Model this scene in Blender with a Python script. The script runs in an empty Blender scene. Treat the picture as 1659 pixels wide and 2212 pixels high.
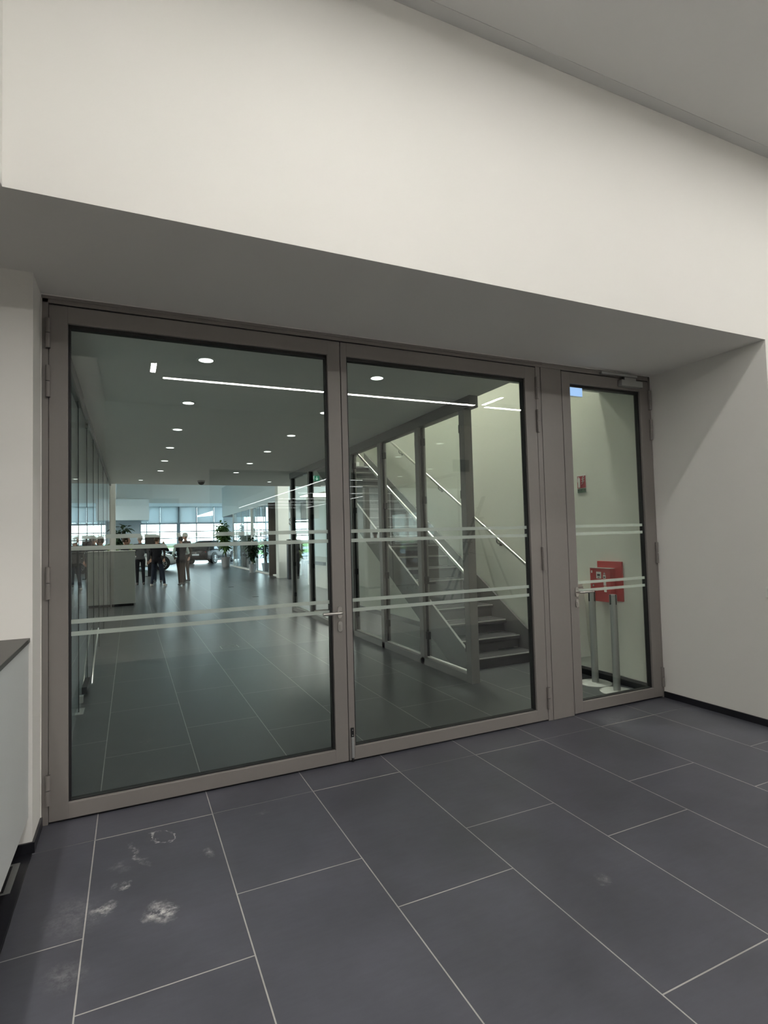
import bpy, bmesh, math, random
from mathutils import Vector, Matrix
random.seed(7)
PI = math.pi
SC = bpy.context.scene
COL = SC.collection

# ------------------------------------------------------------------ materials
def node_mat(name):
    m = bpy.data.materials.new(name); m.use_nodes = True
    nt = m.node_tree; nt.nodes.clear()
    out = nt.nodes.new('ShaderNodeOutputMaterial')
    return m, nt, out

def N(nt, typ, **kw):
    n = nt.nodes.new(typ)
    for k, v in kw.items():
        if k in n.inputs: n.inputs[k].default_value = v
        else: setattr(n, k, v)
    return n

def mat(name, col, rough=0.5, metal=0.0, spec=0.5, noise=0.06, nscale=8.0, bump=0.0, bscale=200.0, coat=0.0):
    m, nt, out = node_mat(name)
    b = N(nt, 'ShaderNodeBsdfPrincipled', Roughness=rough, Metallic=metal)
    b.inputs['Specular IOR Level'].default_value = spec
    b.inputs['Coat Weight'].default_value = coat
    tc = N(nt, 'ShaderNodeTexCoord')
    nz = N(nt, 'ShaderNodeTexNoise', Scale=nscale, Detail=4.0)
    nt.links.new(tc.outputs['Object'], nz.inputs['Vector'])
    mr = N(nt, 'ShaderNodeMapRange')
    mr.inputs['To Min'].default_value = 1 - noise; mr.inputs['To Max'].default_value = 1 + noise
    nt.links.new(nz.outputs['Fac'], mr.inputs['Value'])
    mx = N(nt, 'ShaderNodeVectorMath', operation='SCALE')
    mx.inputs[0].default_value = col
    nt.links.new(mr.outputs['Result'], mx.inputs['Scale'])
    nt.links.new(mx.outputs['Vector'], b.inputs['Base Color'])
    if bump:
        n2 = N(nt, 'ShaderNodeTexNoise', Scale=bscale, Detail=3.0)
        nt.links.new(tc.outputs['Object'], n2.inputs['Vector'])
        bp = N(nt, 'ShaderNodeBump', Strength=bump, Distance=0.002)
        nt.links.new(n2.outputs['Fac'], bp.inputs['Height'])
        nt.links.new(bp.outputs['Normal'], b.inputs['Normal'])
    nt.links.new(b.outputs['BSDF'], out.inputs['Surface'])
    return m

def emit(name, col, strength, sampled=True):
    m, nt, out = node_mat(name)
    if not sampled: m.cycles.emission_sampling = 'NONE'
    e = N(nt, 'ShaderNodeEmission', Strength=strength)
    e.inputs['Color'].default_value = (*col, 1)
    nt.links.new(e.outputs['Emission'], out.inputs['Surface'])
    return m

def glass(name, tint, ior=1.5):
    m, nt, out = node_mat(name)
    t = N(nt, 'ShaderNodeBsdfTransparent'); t.inputs['Color'].default_value = (*tint, 1)
    g = N(nt, 'ShaderNodeBsdfGlossy', Roughness=0.0); g.inputs['Color'].default_value = (1, 1, 1, 1)
    f = N(nt, 'ShaderNodeFresnel')
    ge = N(nt, 'ShaderNodeNewGeometry'); io = N(nt, 'ShaderNodeMapRange')      # same reflectance on the way in and out of the thin pane
    io.inputs['To Min'].default_value = ior; io.inputs['To Max'].default_value = 1 / ior
    nt.links.new(ge.outputs['Backfacing'], io.inputs['Value']); nt.links.new(io.outputs['Result'], f.inputs['IOR'])
    mx = N(nt, 'ShaderNodeMixShader')
    nt.links.new(f.outputs['Fac'], mx.inputs['Fac'])
    nt.links.new(t.outputs['BSDF'], mx.inputs[1]); nt.links.new(g.outputs['BSDF'], mx.inputs[2])
    nt.links.new(mx.outputs['Shader'], out.inputs['Surface'])
    return m

def frosted(name, col, alpha):
    m, nt, out = node_mat(name)
    t = N(nt, 'ShaderNodeBsdfTransparent')
    d = N(nt, 'ShaderNodeBsdfDiffuse'); d.inputs['Color'].default_value = (*col, 1)
    l = N(nt, 'ShaderNodeBsdfTranslucent'); l.inputs['Color'].default_value = (*col, 1)
    a = N(nt, 'ShaderNodeAddShader')
    mx = N(nt, 'ShaderNodeMixShader', Fac=alpha)
    nt.links.new(d.outputs['BSDF'], a.inputs[0]); nt.links.new(l.outputs['BSDF'], a.inputs[1])
    nt.links.new(t.outputs['BSDF'], mx.inputs[1]); nt.links.new(a.outputs['Shader'], mx.inputs[2])
    nt.links.new(mx.outputs['Shader'], out.inputs['Surface'])
    return m

def tile_mat(name, c1, c2, grout, rough, stains=(), spec=.5):
    """large format stoneware, 1.2 x 0.6 m, third bond; object coordinates in metres"""
    m, nt, out = node_mat(name)
    L = nt.links.new
    b = N(nt, 'ShaderNodeBsdfPrincipled'); b.inputs['Specular IOR Level'].default_value = spec
    tc = N(nt, 'ShaderNodeTexCoord')
    sep = N(nt, 'ShaderNodeSeparateXYZ'); L(tc.outputs['Object'], sep.inputs[0])
    ax = N(nt, 'ShaderNodeMath', operation='SUBTRACT'); L(sep.outputs['X'], ax.inputs[0]); ax.inputs[1].default_value = 0.097
    ay = N(nt, 'ShaderNodeMath', operation='ADD'); L(sep.outputs['Y'], ay.inputs[0]); ay.inputs[1].default_value = 1.102
    cb = N(nt, 'ShaderNodeCombineXYZ'); L(ay.outputs[0], cb.inputs[0]); L(ax.outputs[0], cb.inputs[1])
    br = N(nt, 'ShaderNodeTexBrick')
    br.offset = 1 / 3; br.offset_frequency = 2; br.squash = 1.0
    for k, v in (('Scale', 1.0), ('Mortar Size', 0.0028), ('Mortar Smooth', 0.1), ('Bias', 0.0), ('Brick Width', 1.2), ('Row Height', 0.6)):
        br.inputs[k].default_value = v
    br.inputs['Color1'].default_value = (*c1, 1); br.inputs['Color2'].default_value = (*c2, 1); br.inputs['Mortar'].default_value = (*grout, 1)
    L(cb.outputs[0], br.inputs['Vector'])
    # clouded slate surface
    n1 = N(nt, 'ShaderNodeTexNoise', Scale=2.2, Detail=6.0, Roughness=0.6); L(tc.outputs['Object'], n1.inputs['Vector'])
    mp = N(nt, 'ShaderNodeMapping'); mp.inputs['Scale'].default_value = (9, 40, 1); L(tc.outputs['Object'], mp.inputs['Vector'])
    n2 = N(nt, 'ShaderNodeTexNoise', Scale=1.0, Detail=5.0, Roughness=0.7); L(mp.outputs[0], n2.inputs['Vector'])
    r1 = N(nt, 'ShaderNodeMapRange'); L(n1.outputs['Fac'], r1.inputs['Value'])
    for k, v in (('From Min', .3), ('From Max', .7), ('To Min', .8), ('To Max', 1.22)): r1.inputs[k].default_value = v
    r2 = N(nt, 'ShaderNodeMapRange'); L(n2.outputs['Fac'], r2.inputs['Value'])
    for k, v in (('From Min', .3), ('From Max', .7), ('To Min', .93), ('To Max', 1.07)): r2.inputs[k].default_value = v
    mul = N(nt, 'ShaderNodeMath', operation='MULTIPLY'); L(r1.outputs[0], mul.inputs[0]); L(r2.outputs[0], mul.inputs[1])
    sc = N(nt, 'ShaderNodeVectorMath', operation='SCALE'); L(br.outputs['Color'], sc.inputs[0]); L(mul.outputs[0], sc.inputs['Scale'])
    col = sc.outputs['Vector']
    # dried scuffs with a shape of their own
    nd = N(nt, 'ShaderNodeTexNoise', Scale=11.0, Detail=5.0, Roughness=0.65); L(tc.outputs['Object'], nd.inputs['Vector'])
    nv = N(nt, 'ShaderNodeVectorMath', operation='SUBTRACT'); L(nd.outputs['Color'], nv.inputs[0]); nv.inputs[1].default_value = (.5, .5, .5)
    for (x, y, sx, sy, rot, amt, ring) in stains:
        dv = N(nt, 'ShaderNodeVectorMath', operation='MULTIPLY_ADD'); L(nv.outputs[0], dv.inputs[0])
        dv.inputs[1].default_value = (.15, .15, 0); L(tc.outputs['Object'], dv.inputs[2])
        sb = N(nt, 'ShaderNodeVectorMath', operation='SUBTRACT'); L(dv.outputs[0], sb.inputs[0]); sb.inputs[1].default_value = (x, y, 0)
        vr = N(nt, 'ShaderNodeVectorRotate', rotation_type='Z_AXIS'); L(sb.outputs[0], vr.inputs['Vector']); vr.inputs['Angle'].default_value = -rot
        ds = N(nt, 'ShaderNodeVectorMath', operation='DIVIDE'); L(vr.outputs[0], ds.inputs[0]); ds.inputs[1].default_value = (sx, sy, 1)
        ln = N(nt, 'ShaderNodeVectorMath', operation='LENGTH'); L(ds.outputs[0], ln.inputs[0])
        src = ln.outputs['Value']
        if ring:
            a = N(nt, 'ShaderNodeMath', operation='SUBTRACT'); L(src, a.inputs[0]); a.inputs[1].default_value = 1.0
            a2 = N(nt, 'ShaderNodeMath', operation='ABSOLUTE'); L(a.outputs[0], a2.inputs[0]); src = a2.outputs[0]
        fr = N(nt, 'ShaderNodeMapRange'); L(src, fr.inputs['Value'])
        for k, v in (('From Min', 0.0), ('From Max', 0.11 if ring else 1.0), ('To Min', amt), ('To Max', 0.0)): fr.inputs[k].default_value = v
        ns = N(nt, 'ShaderNodeTexNoise', Scale=26.0, Detail=6.0, Roughness=.8); L(tc.outputs['Object'], ns.inputs['Vector'])
        nr = N(nt, 'ShaderNodeMapRange'); L(ns.outputs['Fac'], nr.inputs['Value'])
        for k, v in (('From Min', .42), ('From Max', .62), ('To Min', 0.0), ('To Max', 1.0)): nr.inputs[k].default_value = v
        mm = N(nt, 'ShaderNodeMath', operation='MULTIPLY'); L(fr.outputs[0], mm.inputs[0]); L(nr.outputs[0], mm.inputs[1])
        mix = N(nt, 'ShaderNodeMix', data_type='RGBA'); L(mm.outputs[0], mix.inputs[0]); L(col, mix.inputs[6]); mix.inputs[7].default_value = (.72, .71, .69, 1)
        col = mix.outputs[2]
    L(col, b.inputs['Base Color'])
    rr = N(nt, 'ShaderNodeMapRange'); L(n1.outputs['Fac'], rr.inputs['Value'])
    for k, v in (('From Min', .3), ('From Max', .7), ('To Min', rough), ('To Max', rough + .03)): rr.inputs[k].default_value = v
    L(rr.outputs[0], b.inputs['Roughness'])
    bp = N(nt, 'ShaderNodeBump', Strength=0.35, Distance=0.002); L(br.outputs['Fac'], bp.inputs['Height']); bp.invert = True
    L(bp.outputs['Normal'], b.inputs['Normal'])
    L(b.outputs['BSDF'], out.inputs['Surface'])
    return m

M = {}
M['white'] = mat('white_plaster', (.80, .785, .745), .85, spec=.2, noise=.015, nscale=3, bump=.06, bscale=350)
M['cream'] = mat('cream_plaster', (.76, .765, .69), .85, spec=.2, noise=.02, nscale=2, bump=.06, bscale=350)
M['ceil'] = mat('grey_white_ceiling_paint', (.70, .70, .685), .9, spec=.1, noise=.012, nscale=3)
M['ceil_band'] = mat('grey_ceiling_edge_paint', (.63, .63, .62), .9, spec=.1, noise=.012, nscale=3)
M['ceil2'] = mat('grey_ceiling_paint', (.78, .79, .76), .9, spec=.1, noise=.012, nscale=3)
M['hall'] = mat('pale_hall_paint', (.70, .73, .70), .85, spec=.2, noise=.02)
M['bluegrey'] = mat('blue_grey_panel', (.36, .42, .46), .6, noise=.03)
M['black_base'] = mat('black_skirting_tile', (.012, .012, .016), .3, noise=.2)
M['frame'] = mat('taupe_powder_coat', (.192, .176, .165), .42, spec=.45, noise=.03, nscale=30, bump=.03, bscale=600)
M['gasket'] = mat('black_rubber', (.006, .006, .007), .6, noise=.2)
M['steel'] = mat('brushed_stainless', (.62, .60, .57), .28, metal=1, noise=.05, nscale=60)
M['alu'] = mat('satin_aluminium', (.55, .56, .55), .38, metal=.9, noise=.04, nscale=50)
M['dark_steel'] = mat('grey_painted_steel', (.105, .105, .10), .5, noise=.05, nscale=20)
M['post'] = mat('grey_steel_post', (.20, .195, .188), .5, noise=.05, nscale=20)
M['riser'] = mat('dark_riser_plate', (.07, .07, .07), .6, spec=.15, noise=.05)
M['tread'] = mat('dark_tread_covering', (.038, .038, .039), .7, spec=.12, noise=.12, nscale=40)
M['nosing'] = mat('light_nosing_strip', (.42, .42, .40), .4, metal=.4, noise=.05)
M['clear'] = glass('door_glass', (.918, .934, .915))
M['part_glass'] = glass('partition_glass', (.955, .975, .965))
M['office_glass'] = glass('office_glass', (.96, .98, .975), 1.14)
M['win'] = glass('window_glass', (.97, .985, .99), 1.35)
M['stripe'] = frosted('etched_glass_band', (.38, .41, .38), .58)
M['red'] = mat('red_enamel', (.42, .028, .03), .38, noise=.05, nscale=20)
M['redsign'] = mat('red_sign_print', (.33, .02, .035), .5, noise=.05)
M['greensign'] = mat('green_sign_print', (.055, .13, .075), .5, noise=.08)
M['paper'] = mat('white_label', (.75, .75, .72), .6, noise=.04)
M['grey_label'] = mat('grey_label', (.36, .36, .35), .6, noise=.2, nscale=60)
M['ink'] = mat('black_ink', (.02, .02, .022), .6, noise=.1)
M['white_plastic'] = mat('white_plastic', (.84, .85, .80), .45, noise=.03)
M['counter'] = mat('pale_grey_counter_front', (.70, .72, .71), .4, noise=.02, nscale=4)
M['counter_top'] = mat('dark_bronze_counter_top', (.034, .031, .029), .4, noise=.06)
M['recep'] = mat('off_white_reception_panel', (.62, .61, .575), .6, noise=.03, nscale=6)
M['light'] = emit('linear_lamp_diffuser', (1.0, .975, .935), 90.0)
M['light_front'] = emit('front_lamp_diffuser', (1.0, .975, .935), 28.5)
M['lightfar'] = emit('far_lamp_diffuser', (.97, .98, 1.0), 16.0, False)
M['down'] = emit('downlight_diffuser', (.93, 1.0, .96), 3.0, False)
M['down_alc'] = emit('alcove_downlight_diffuser', (1.0, .96, .9), 30.0)
M['stairlamp'] = emit('stairwell_lamp_diffuser', (.98, 1.0, .90), 300.0)
M['fill_lamp'] = emit('fill_lamp_diffuser', (1.0, 1.0, .95), 33.0)  # fill light for the panels added in hall and office
M['bluereflect'] = emit('blue_reflection_glow', (.40, .64, 1.0), .95, False)  # glow standing in for a pale blue window reflection
M['exitgreen'] = emit('backlit_green_sign', (.02, .30, .16), .8, False)
M['exitwhite'] = emit('backlit_white_sign', (.75, 1.0, .88), 1.0, False)
M['darkroom'] = mat('room_shade_paint', (.018, .019, .02), .9, spec=.05, noise=.1)  # darkness of the back room put into near-black wall colour
M['darkfloor'] = mat('room_shade_floor', (.02, .02, .022), .7, spec=.1, noise=.1)  # same painted darkness for the back room floor
M['chrome'] = mat('chrome', (.8, .8, .8), .12, metal=1, noise=.02)
M['black_paint'] = mat('black_car_paint', (.005, .005, .007), .25, spec=.2, coat=0.0, noise=.05)
M['white_paint'] = mat('white_car_paint', (.72, .74, .74), .15, spec=.6, coat=1.0, noise=.02)
M['grey_paint'] = mat('silver_car_paint', (.34, .36, .37), .2, metal=.5, coat=1.0, noise=.02)
M['car_glass'] = mat('dark_car_glass', (.004, .005, .006), .04, spec=.8, noise=.05)
M['tyre'] = mat('tyre_rubber', (.012, .012, .012), .8, noise=.2)
M['rim'] = mat('alloy_rim', (.62, .63, .64), .25, metal=.9, noise=.05)
M['lamp_red'] = mat('red_lens', (.25, .01, .012), .15, noise=.05)
M['plate'] = mat('white_number_plate', (.72, .78, .82), .4, noise=.04)
M['pot'] = mat('grey_planter', (.33, .33, .35), .5, noise=.05)
M['soil'] = mat('potting_soil', (.03, .022, .016), .95, noise=.3)
M['stem'] = mat('brown_stem', (.10, .075, .045), .8, noise=.3)
M['leaf'] = mat('green_leaf', (.10, .19, .05), .5, noise=.5, nscale=4)
M['leaf2'] = mat('yellow_green_leaf', (.16, .24, .05), .45, noise=.4, nscale=4)
M['leafd'] = mat('dark_green_leaf', (.018, .04, .016), .45, noise=.4, nscale=4)
M['skin'] = mat('skin', (.26, .15, .11), .6, spec=.2, noise=.06)
M['hair_dark'] = mat('dark_hair', (.015, .012, .01), .6, noise=.3, nscale=60, spec=.08)
M['hair_grey'] = mat('grey_hair', (.16, .15, .14), .6, noise=.2, nscale=60, spec=.08)
M['hair_blond'] = mat('brown_hair', (.035, .024, .016), .6, noise=.2, nscale=60, spec=.08)
M['knit'] = mat('charcoal_knit', (.045, .045, .047), .9, noise=.25, nscale=80, spec=.08)
M['black_cloth'] = mat('black_cloth', (.008, .008, .01), .9, noise=.2, nscale=60, spec=.08)
M['navy'] = mat('navy_denim', (.014, .017, .026), .9, noise=.2, nscale=60, spec=.08)
M['shirt'] = mat('pale_green_shirt', (.30, .36, .34), .85, noise=.08, nscale=40, spec=.08)
M['brown_cloth'] = mat('dark_brown_cloth', (.035, .027, .024), .9, noise=.2, nscale=60, spec=.08)
M['grey_cloth'] = mat('grey_cloth', (.10, .11, .12), .9, noise=.15, nscale=60, spec=.08)
M['shoe'] = mat('dark_shoe', (.012, .010, .010), .5, noise=.2)
M['trainer'] = mat('light_shoe', (.22, .20, .18), .6, noise=.2)
M['blackgloss'] = mat('black_gloss_panel', (.008, .008, .01), .2, noise=.1)
M['brown'] = mat('brown_wood_panel', (.055, .042, .034), .5, noise=.2, nscale=6)
M['darkbrown'] = mat('dark_brown_cabinet', (.018, .013, .011), .4, noise=.2)
M['fascia'] = mat('pale_blue_fascia', (.62, .72, .76), .5, noise=.02)
M['blind'] = frosted('grey_roller_blind', (.30, .315, .32), 1.0)
M['mullion'] = mat('grey_facade_profile', (.22, .25, .27), .45, noise=.05)
M['grass'] = mat('roadside_grass', (.20, .34, .12), .95, spec=.1, noise=.4, nscale=.6)
M['road'] = mat('pale_asphalt', (.42, .43, .43), .9, spec=.1, noise=.1, nscale=.5)
M['far_tree'] = mat('hazed_tree_foliage', (.34, .46, .42), .95, spec=.05, noise=.4, nscale=.5)  # pale distance haze put into the foliage colour
M['bouncefloor'] = mat('pale_bounce_floor', (.56, .55, .52), .55, noise=.05, nscale=3)  # pale colour chosen to bounce light from the unseen rear floor
M['joint'] = mat('dark_joint_filler', (.17, .168, .165), .8, noise=.3, nscale=6)
M['base_grey'] = mat('grey_cast_base', (.40, .41, .39), .5, noise=.04)
M['edge_grey'] = mat('worn_steel_edge', (.24, .24, .23), .5, noise=.06)
M['wood'] = mat('light_wood_wedge', (.30, .25, .18), .6, noise=.2, nscale=20)
STAINS = [(.385, -1.07, .075, .085, .4, 1.0, False), (.17, -.94, .07, .045, .5, .95, False), (.24, -.79, .05, .04, .8, .75, False),
          (.43, -.43, .085, .05, 2.2, .8, True), (.30, -.55, .16, .018, 1.9, .6, False), (.625, -.70, .03, .06, .2, .5, False),
          (.22, -.62, .05, .06, .3, .18, False), (.95, -.42, .05, .04, .2, .14, False), (2.2, -1.75, .05, .04, .2, .2, False),
          (.05, -1.3, .09, .10, .2, .15, False), (3.9, -.25, .25, .12, .5, .10, False), (.05, -.95, .12, .2, .2, .13, False)]
M['tiles'] = tile_mat('anthracite_floor_tiles', (.066, .067, .082), (.060, .061, .075), (.34, .33, .31), .40, STAINS)
M['tiles_in'] = tile_mat('anthracite_floor_tiles_inside', (.062, .066, .070), (.056, .060, .064), (.36, .36, .33), .278, spec=1.0)

# ------------------------------------------------------------------ mesh helpers
def wloc(o):
    v = Vector((0, 0, 0))
    while o is not None:
        v += o.location; o = o.parent
    return v

class B:
    def __init__(self): self.bm = bmesh.new()
    def box(self, x0, x1, y0, y1, z0, z1, bev=0):
        vs = [self.bm.verts.new((x, y, z)) for z in (z0, z1) for y in (y0, y1) for x in (x0, x1)]
        f = [(0, 2, 3, 1), (4, 5, 7, 6), (0, 1, 5, 4), (2, 6, 7, 3), (0, 4, 6, 2), (1, 3, 7, 5)]
        fs = [self.bm.faces.new([vs[i] for i in q]) for q in f]
        if bev:
            es = list({e for q in fs for e in q.edges})
            bmesh.ops.bevel(self.bm, geom=es, offset=bev, segments=2, profile=.5, affect='EDGES')
        return self
    def cyl(self, a, b, r0, r1=None, seg=16, cap=True):
        a = Vector(a); b = Vector(b); r1 = r0 if r1 is None else r1
        d = (b - a).normalized(); u = d.orthogonal().normalized(); v = d.cross(u)
        R0 = []; R1 = []
        for i in range(seg):
            t = 2 * PI * i / seg; w = u * math.cos(t) + v * math.sin(t)
            R0.append(self.bm.verts.new(a + w * r0)); R1.append(self.bm.verts.new(b + w * r1))
        for i in range(seg):
            j = (i + 1) % seg
            self.bm.faces.new((R0[i], R0[j], R1[j], R1[i]))
        if cap:
            self.bm.faces.new(R0[::-1]); self.bm.faces.new(R1)
        return self
    def tube(self, pts, r, seg=10):
        pts = [Vector(p) for p in pts]; rings = []
        n = len(pts); up = None
        for i, p in enumerate(pts):
            d = (pts[min(i + 1, n - 1)] - pts[max(i - 1, 0)]).normalized()
            if up is None: up = d.orthogonal().normalized()
            u = (up - d * up.dot(d)).normalized(); up = u; v = d.cross(u)
            rr = r[i] if isinstance(r, (list, tuple)) else r
            rings.append([self.bm.verts.new(p + (u * math.cos(2 * PI * k / seg) + v * math.sin(2 * PI * k / seg)) * rr) for k in range(seg)])
        for A, C in zip(rings, rings[1:]):
            for k in range(seg):
                j = (k + 1) % seg; self.bm.faces.new((A[k], A[j], C[j], C[k]))
        self.bm.faces.new(rings[0][::-1]); self.bm.faces.new(rings[-1])
        return self
    def lathe(self, c, prof, seg=32):
        c = Vector(c); rings = []
        for r, z in prof:
            rings.append([self.bm.verts.new(c + Vector((r * math.cos(2 * PI * k / seg), r * math.sin(2 * PI * k / seg), z))) for k in range(seg)])
        for A, C in zip(rings, rings[1:]):
            for k in range(seg):
                j = (k + 1) % seg; self.bm.faces.new((A[k], A[j], C[j], C[k]))
        self.bm.faces.new(rings[0][::-1]); self.bm.faces.new(rings[-1])
        return self
    def prism(self, pts, ext):
        ext = Vector(ext)
        a = [self.bm.verts.new(Vector(p)) for p in pts]; b = [self.bm.verts.new(Vector(p) + ext) for p in pts]
        n = len(pts)
        self.bm.faces.new(a[::-1]); self.bm.faces.new(b)
        for i in range(n):
            j = (i + 1) % n; self.bm.faces.new((a[i], a[j], b[j], b[i]))
        return self
    def ball(self, c, rx, ry=None, rz=None, seg=16, rings=10):
        ry = rx if ry is None else ry; rz = rx if rz is None else rz
        mt = Matrix.Translation(Vector(c)) @ Matrix.Diagonal((rx, ry, rz, 1))
        bmesh.ops.create_uvsphere(self.bm, u_segments=seg, v_segments=rings, radius=1, matrix=mt)
        return self
    def build(self, name, m, parent=None, origin=None, smooth=False):
        bmesh.ops.recalc_face_normals(self.bm, faces=self.bm.faces[:])
        org = wloc(parent) if parent is not None else Vector(origin or (0, 0, 0))
        me = bpy.data.meshes.new(name)
        bmesh.ops.translate(self.bm, verts=self.bm.verts[:], vec=-org)
        self.bm.to_mesh(me); self.bm.free()
        for q in (m if isinstance(m, (list, tuple)) else [m]): me.materials.append(q)
        if smooth:
            for p in me.polygons: p.use_smooth = True
            try: me.set_sharp_from_angle(angle=math.radians(40))
            except Exception: pass
        o = bpy.data.objects.new(name, me); COL.objects.link(o)
        if parent is not None: o.parent = parent
        else: o.location = org
        return o

def tag(o, label=None, cat=None, group=None, kind=None):
    if label: o['label'] = label
    if cat: o['category'] = cat
    if group: o['group'] = group
    if kind: o['kind'] = kind
    return o
def thing(name, loc, label, cat, group=None, kind=None):
    o = bpy.data.objects.new(name, None); COL.objects.link(o); o.location = loc; o.empty_display_size = .1
    return tag(o, label, cat, group, kind)
def struct(name, b, m, label=None, cat=None):
    return tag(b.build(name, m), label, cat, kind='structure')
def copy_tree(o, parent=None):
    c = o.copy(); COL.objects.link(c)
    if parent is not None: c.parent = parent
    for ch in list(o.children): copy_tree(ch, c)
    return c
ORD = ['first', 'second', 'third', 'fourth', 'fifth', 'sixth', 'seventh', 'eighth', 'ninth', 'tenth']

# ------------------------------------------------------------------ camera
cam = bpy.data.cameras.new('camera'); co = bpy.data.objects.new('camera', cam); COL.objects.link(co)
r = Vector((0.9088950365830089, -0.4161765340451021, -0.02658768483672202))
u = Vector((0.0056075722534596195, -0.051553163088321106, 0.9986545080802526))
w = Vector((0.4169872511338843, 0.907821218019162, 0.044522674066277135))
mw = Matrix(((r.x, u.x, -w.x, 0.27759), (r.y, u.y, -w.y, -3.68539), (r.z, u.z, -w.z, 1.56606), (0, 0, 0, 1)))
co.matrix_world = mw
cam.sensor_fit = 'HORIZONTAL'; cam.sensor_width = 36.0; cam.lens = 36.0 * 1193.804 / 1659.0
cam.clip_start = .05; cam.clip_end = 1000
SC.camera = co

# ------------------------------------------------------------------ room shell
ZS = 3.031; ZC = 4.545; YF = -1.064; XR = 4.81; XL = -.19; YB = -9.0; XE = 11.0; YH = 11.3; YW = 44.5
struct('wall_front', B().box(-3.2, XE, YF, .07, ZS, 4.8).box(XR, XE, YF, -.9, 0, ZS).box(-3.2, XL, -.275, .07, 0, ZS), M['white'], 'white wall with a deep recess over the glass doors', 'wall')
struct('wall_left', B().box(-3.2, XL, YB, YF, ZS, 4.8).box(-3.3, -3.2, YB, .07, 0, 4.8), M['white'])
struct('ceiling', B().box(XL, XE, YB, YF - .082, ZC, 4.8).box(XL, XE, YF - .082, YF, ZC, 4.8), M['ceil'])
struct('trim_8', B().box(XL + .001, XE - .001, YF - .082, YF - .001, ZC - .0035, ZC - .0005), M['ceil_band'], 'grey strip along the ceiling edge above the wall', 'ceiling strip')
struct('wall_right', B().box(XR, XR + .2, -.9, 8.3, 0, 6.6).box(XE, XE + .2, YB, YF, 0, 4.8), M['white'], 'white wall running through beside the narrow glass door', 'wall')
struct('wall_back', B().box(-3.3, -.04, YB - .2, YB, 0, 4.8).box(-.04, 1.25, YB - .2, YB, 2.52, 4.8).box(1.25, 1.88, YB - .2, YB, 0, 4.8)
       .box(1.88, 5.65, YB - .2, YB, 3.18, 4.8).box(5.65, XE + .2, YB - .2, YB, 0, 4.8), M['white'])
struct('floor', B().box(-3.3, XE + .2, -4.4, .035, -.12, 0), M['tiles'], 'anthracite tiled floor in front of the glass doors', 'floor')
struct('floor_rear', B().box(-3.3, XE + .2, YB - .2, -4.4, -.12, 0), M['bouncefloor'])  # out-of-view floor made pale to bounce light up to the recess soffit
fl = tag(B().box(-8, XE + .2, .035, YW, -.12, 0).build('floor', M['tiles_in'], origin=(0, .035, 0)), 'anthracite tiled floor behind the glass doors', 'floor', kind='structure')
struct('trim_1', B().box(-.19, XR, -.300, -.2975, -.001, .0008), M['joint'], 'thin pale joint across the tiles before the doors', 'joint')
struct('trim_6', B().box(-1.2, -.192, -4.3, -.289, -.001, .0015).box(-.191, -.187, -4.3, -.289, -.001, .0012), M['black_base'], 'black strip of floor along the foot of the counter', 'floor strip')
# room behind the back wall's two openings, its darkness put into the paint
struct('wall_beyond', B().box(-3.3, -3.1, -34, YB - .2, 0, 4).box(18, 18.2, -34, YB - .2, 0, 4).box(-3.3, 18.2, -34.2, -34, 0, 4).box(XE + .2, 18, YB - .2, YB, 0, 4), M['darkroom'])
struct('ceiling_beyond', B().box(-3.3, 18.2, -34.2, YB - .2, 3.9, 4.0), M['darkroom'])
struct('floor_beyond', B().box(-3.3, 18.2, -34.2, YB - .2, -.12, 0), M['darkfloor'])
# skirtings
struct('baseboard_right', B().box(XR - .012, XR, YF + .01, -.002, 0, .055).box(XR - .012, XR, .075, 8.3, 0, .085), M['black_base'])
struct('baseboard_left', B().box(-3.2, XL + .012, -.287, -.275, 0, .052).box(XL, XL + .012, -.275, -.002, 0, .052), M['black_base'])
# corridor shell
c = B()
c.box(-4, 3.645, .07, YH, ZS, 3.2).box(3.645, XR, .07, .63, ZS, 3.2).box(3.645, XR, 7.4, 8.3, ZS, 3.2).box(3.645, XE, 8.3, YH, ZS, 3.2)
struct('ceiling_corridor', c, M['ceil2'], 'grey corridor ceiling behind the glass doors', 'ceiling')
struct('wall_stairwell', B().box(3.5, 3.645, .5, 8.5, 3.2, 6.6).box(3.645, XR, .5, .63, 3.2, 6.6).box(3.645, XR, 8.3, 8.5, 3.2, 6.6).box(3.5, XR, .5, 8.5, 6.4, 6.6), M['cream'], 'cream walls of the upper stairwell', 'wall')
struct('wall_stair', B().box(XR - .004, XR - .0005, .08, 8.29, .09, 6.4), M['cream'], 'cream painted wall beside the staircase', 'wall')
struct('wall_office', B().box(-4.2, -4, .07, YH, 0, 3.2).box(-4, -1.3, 8.6, 8.75, 0, ZS), M['cream'])
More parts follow.
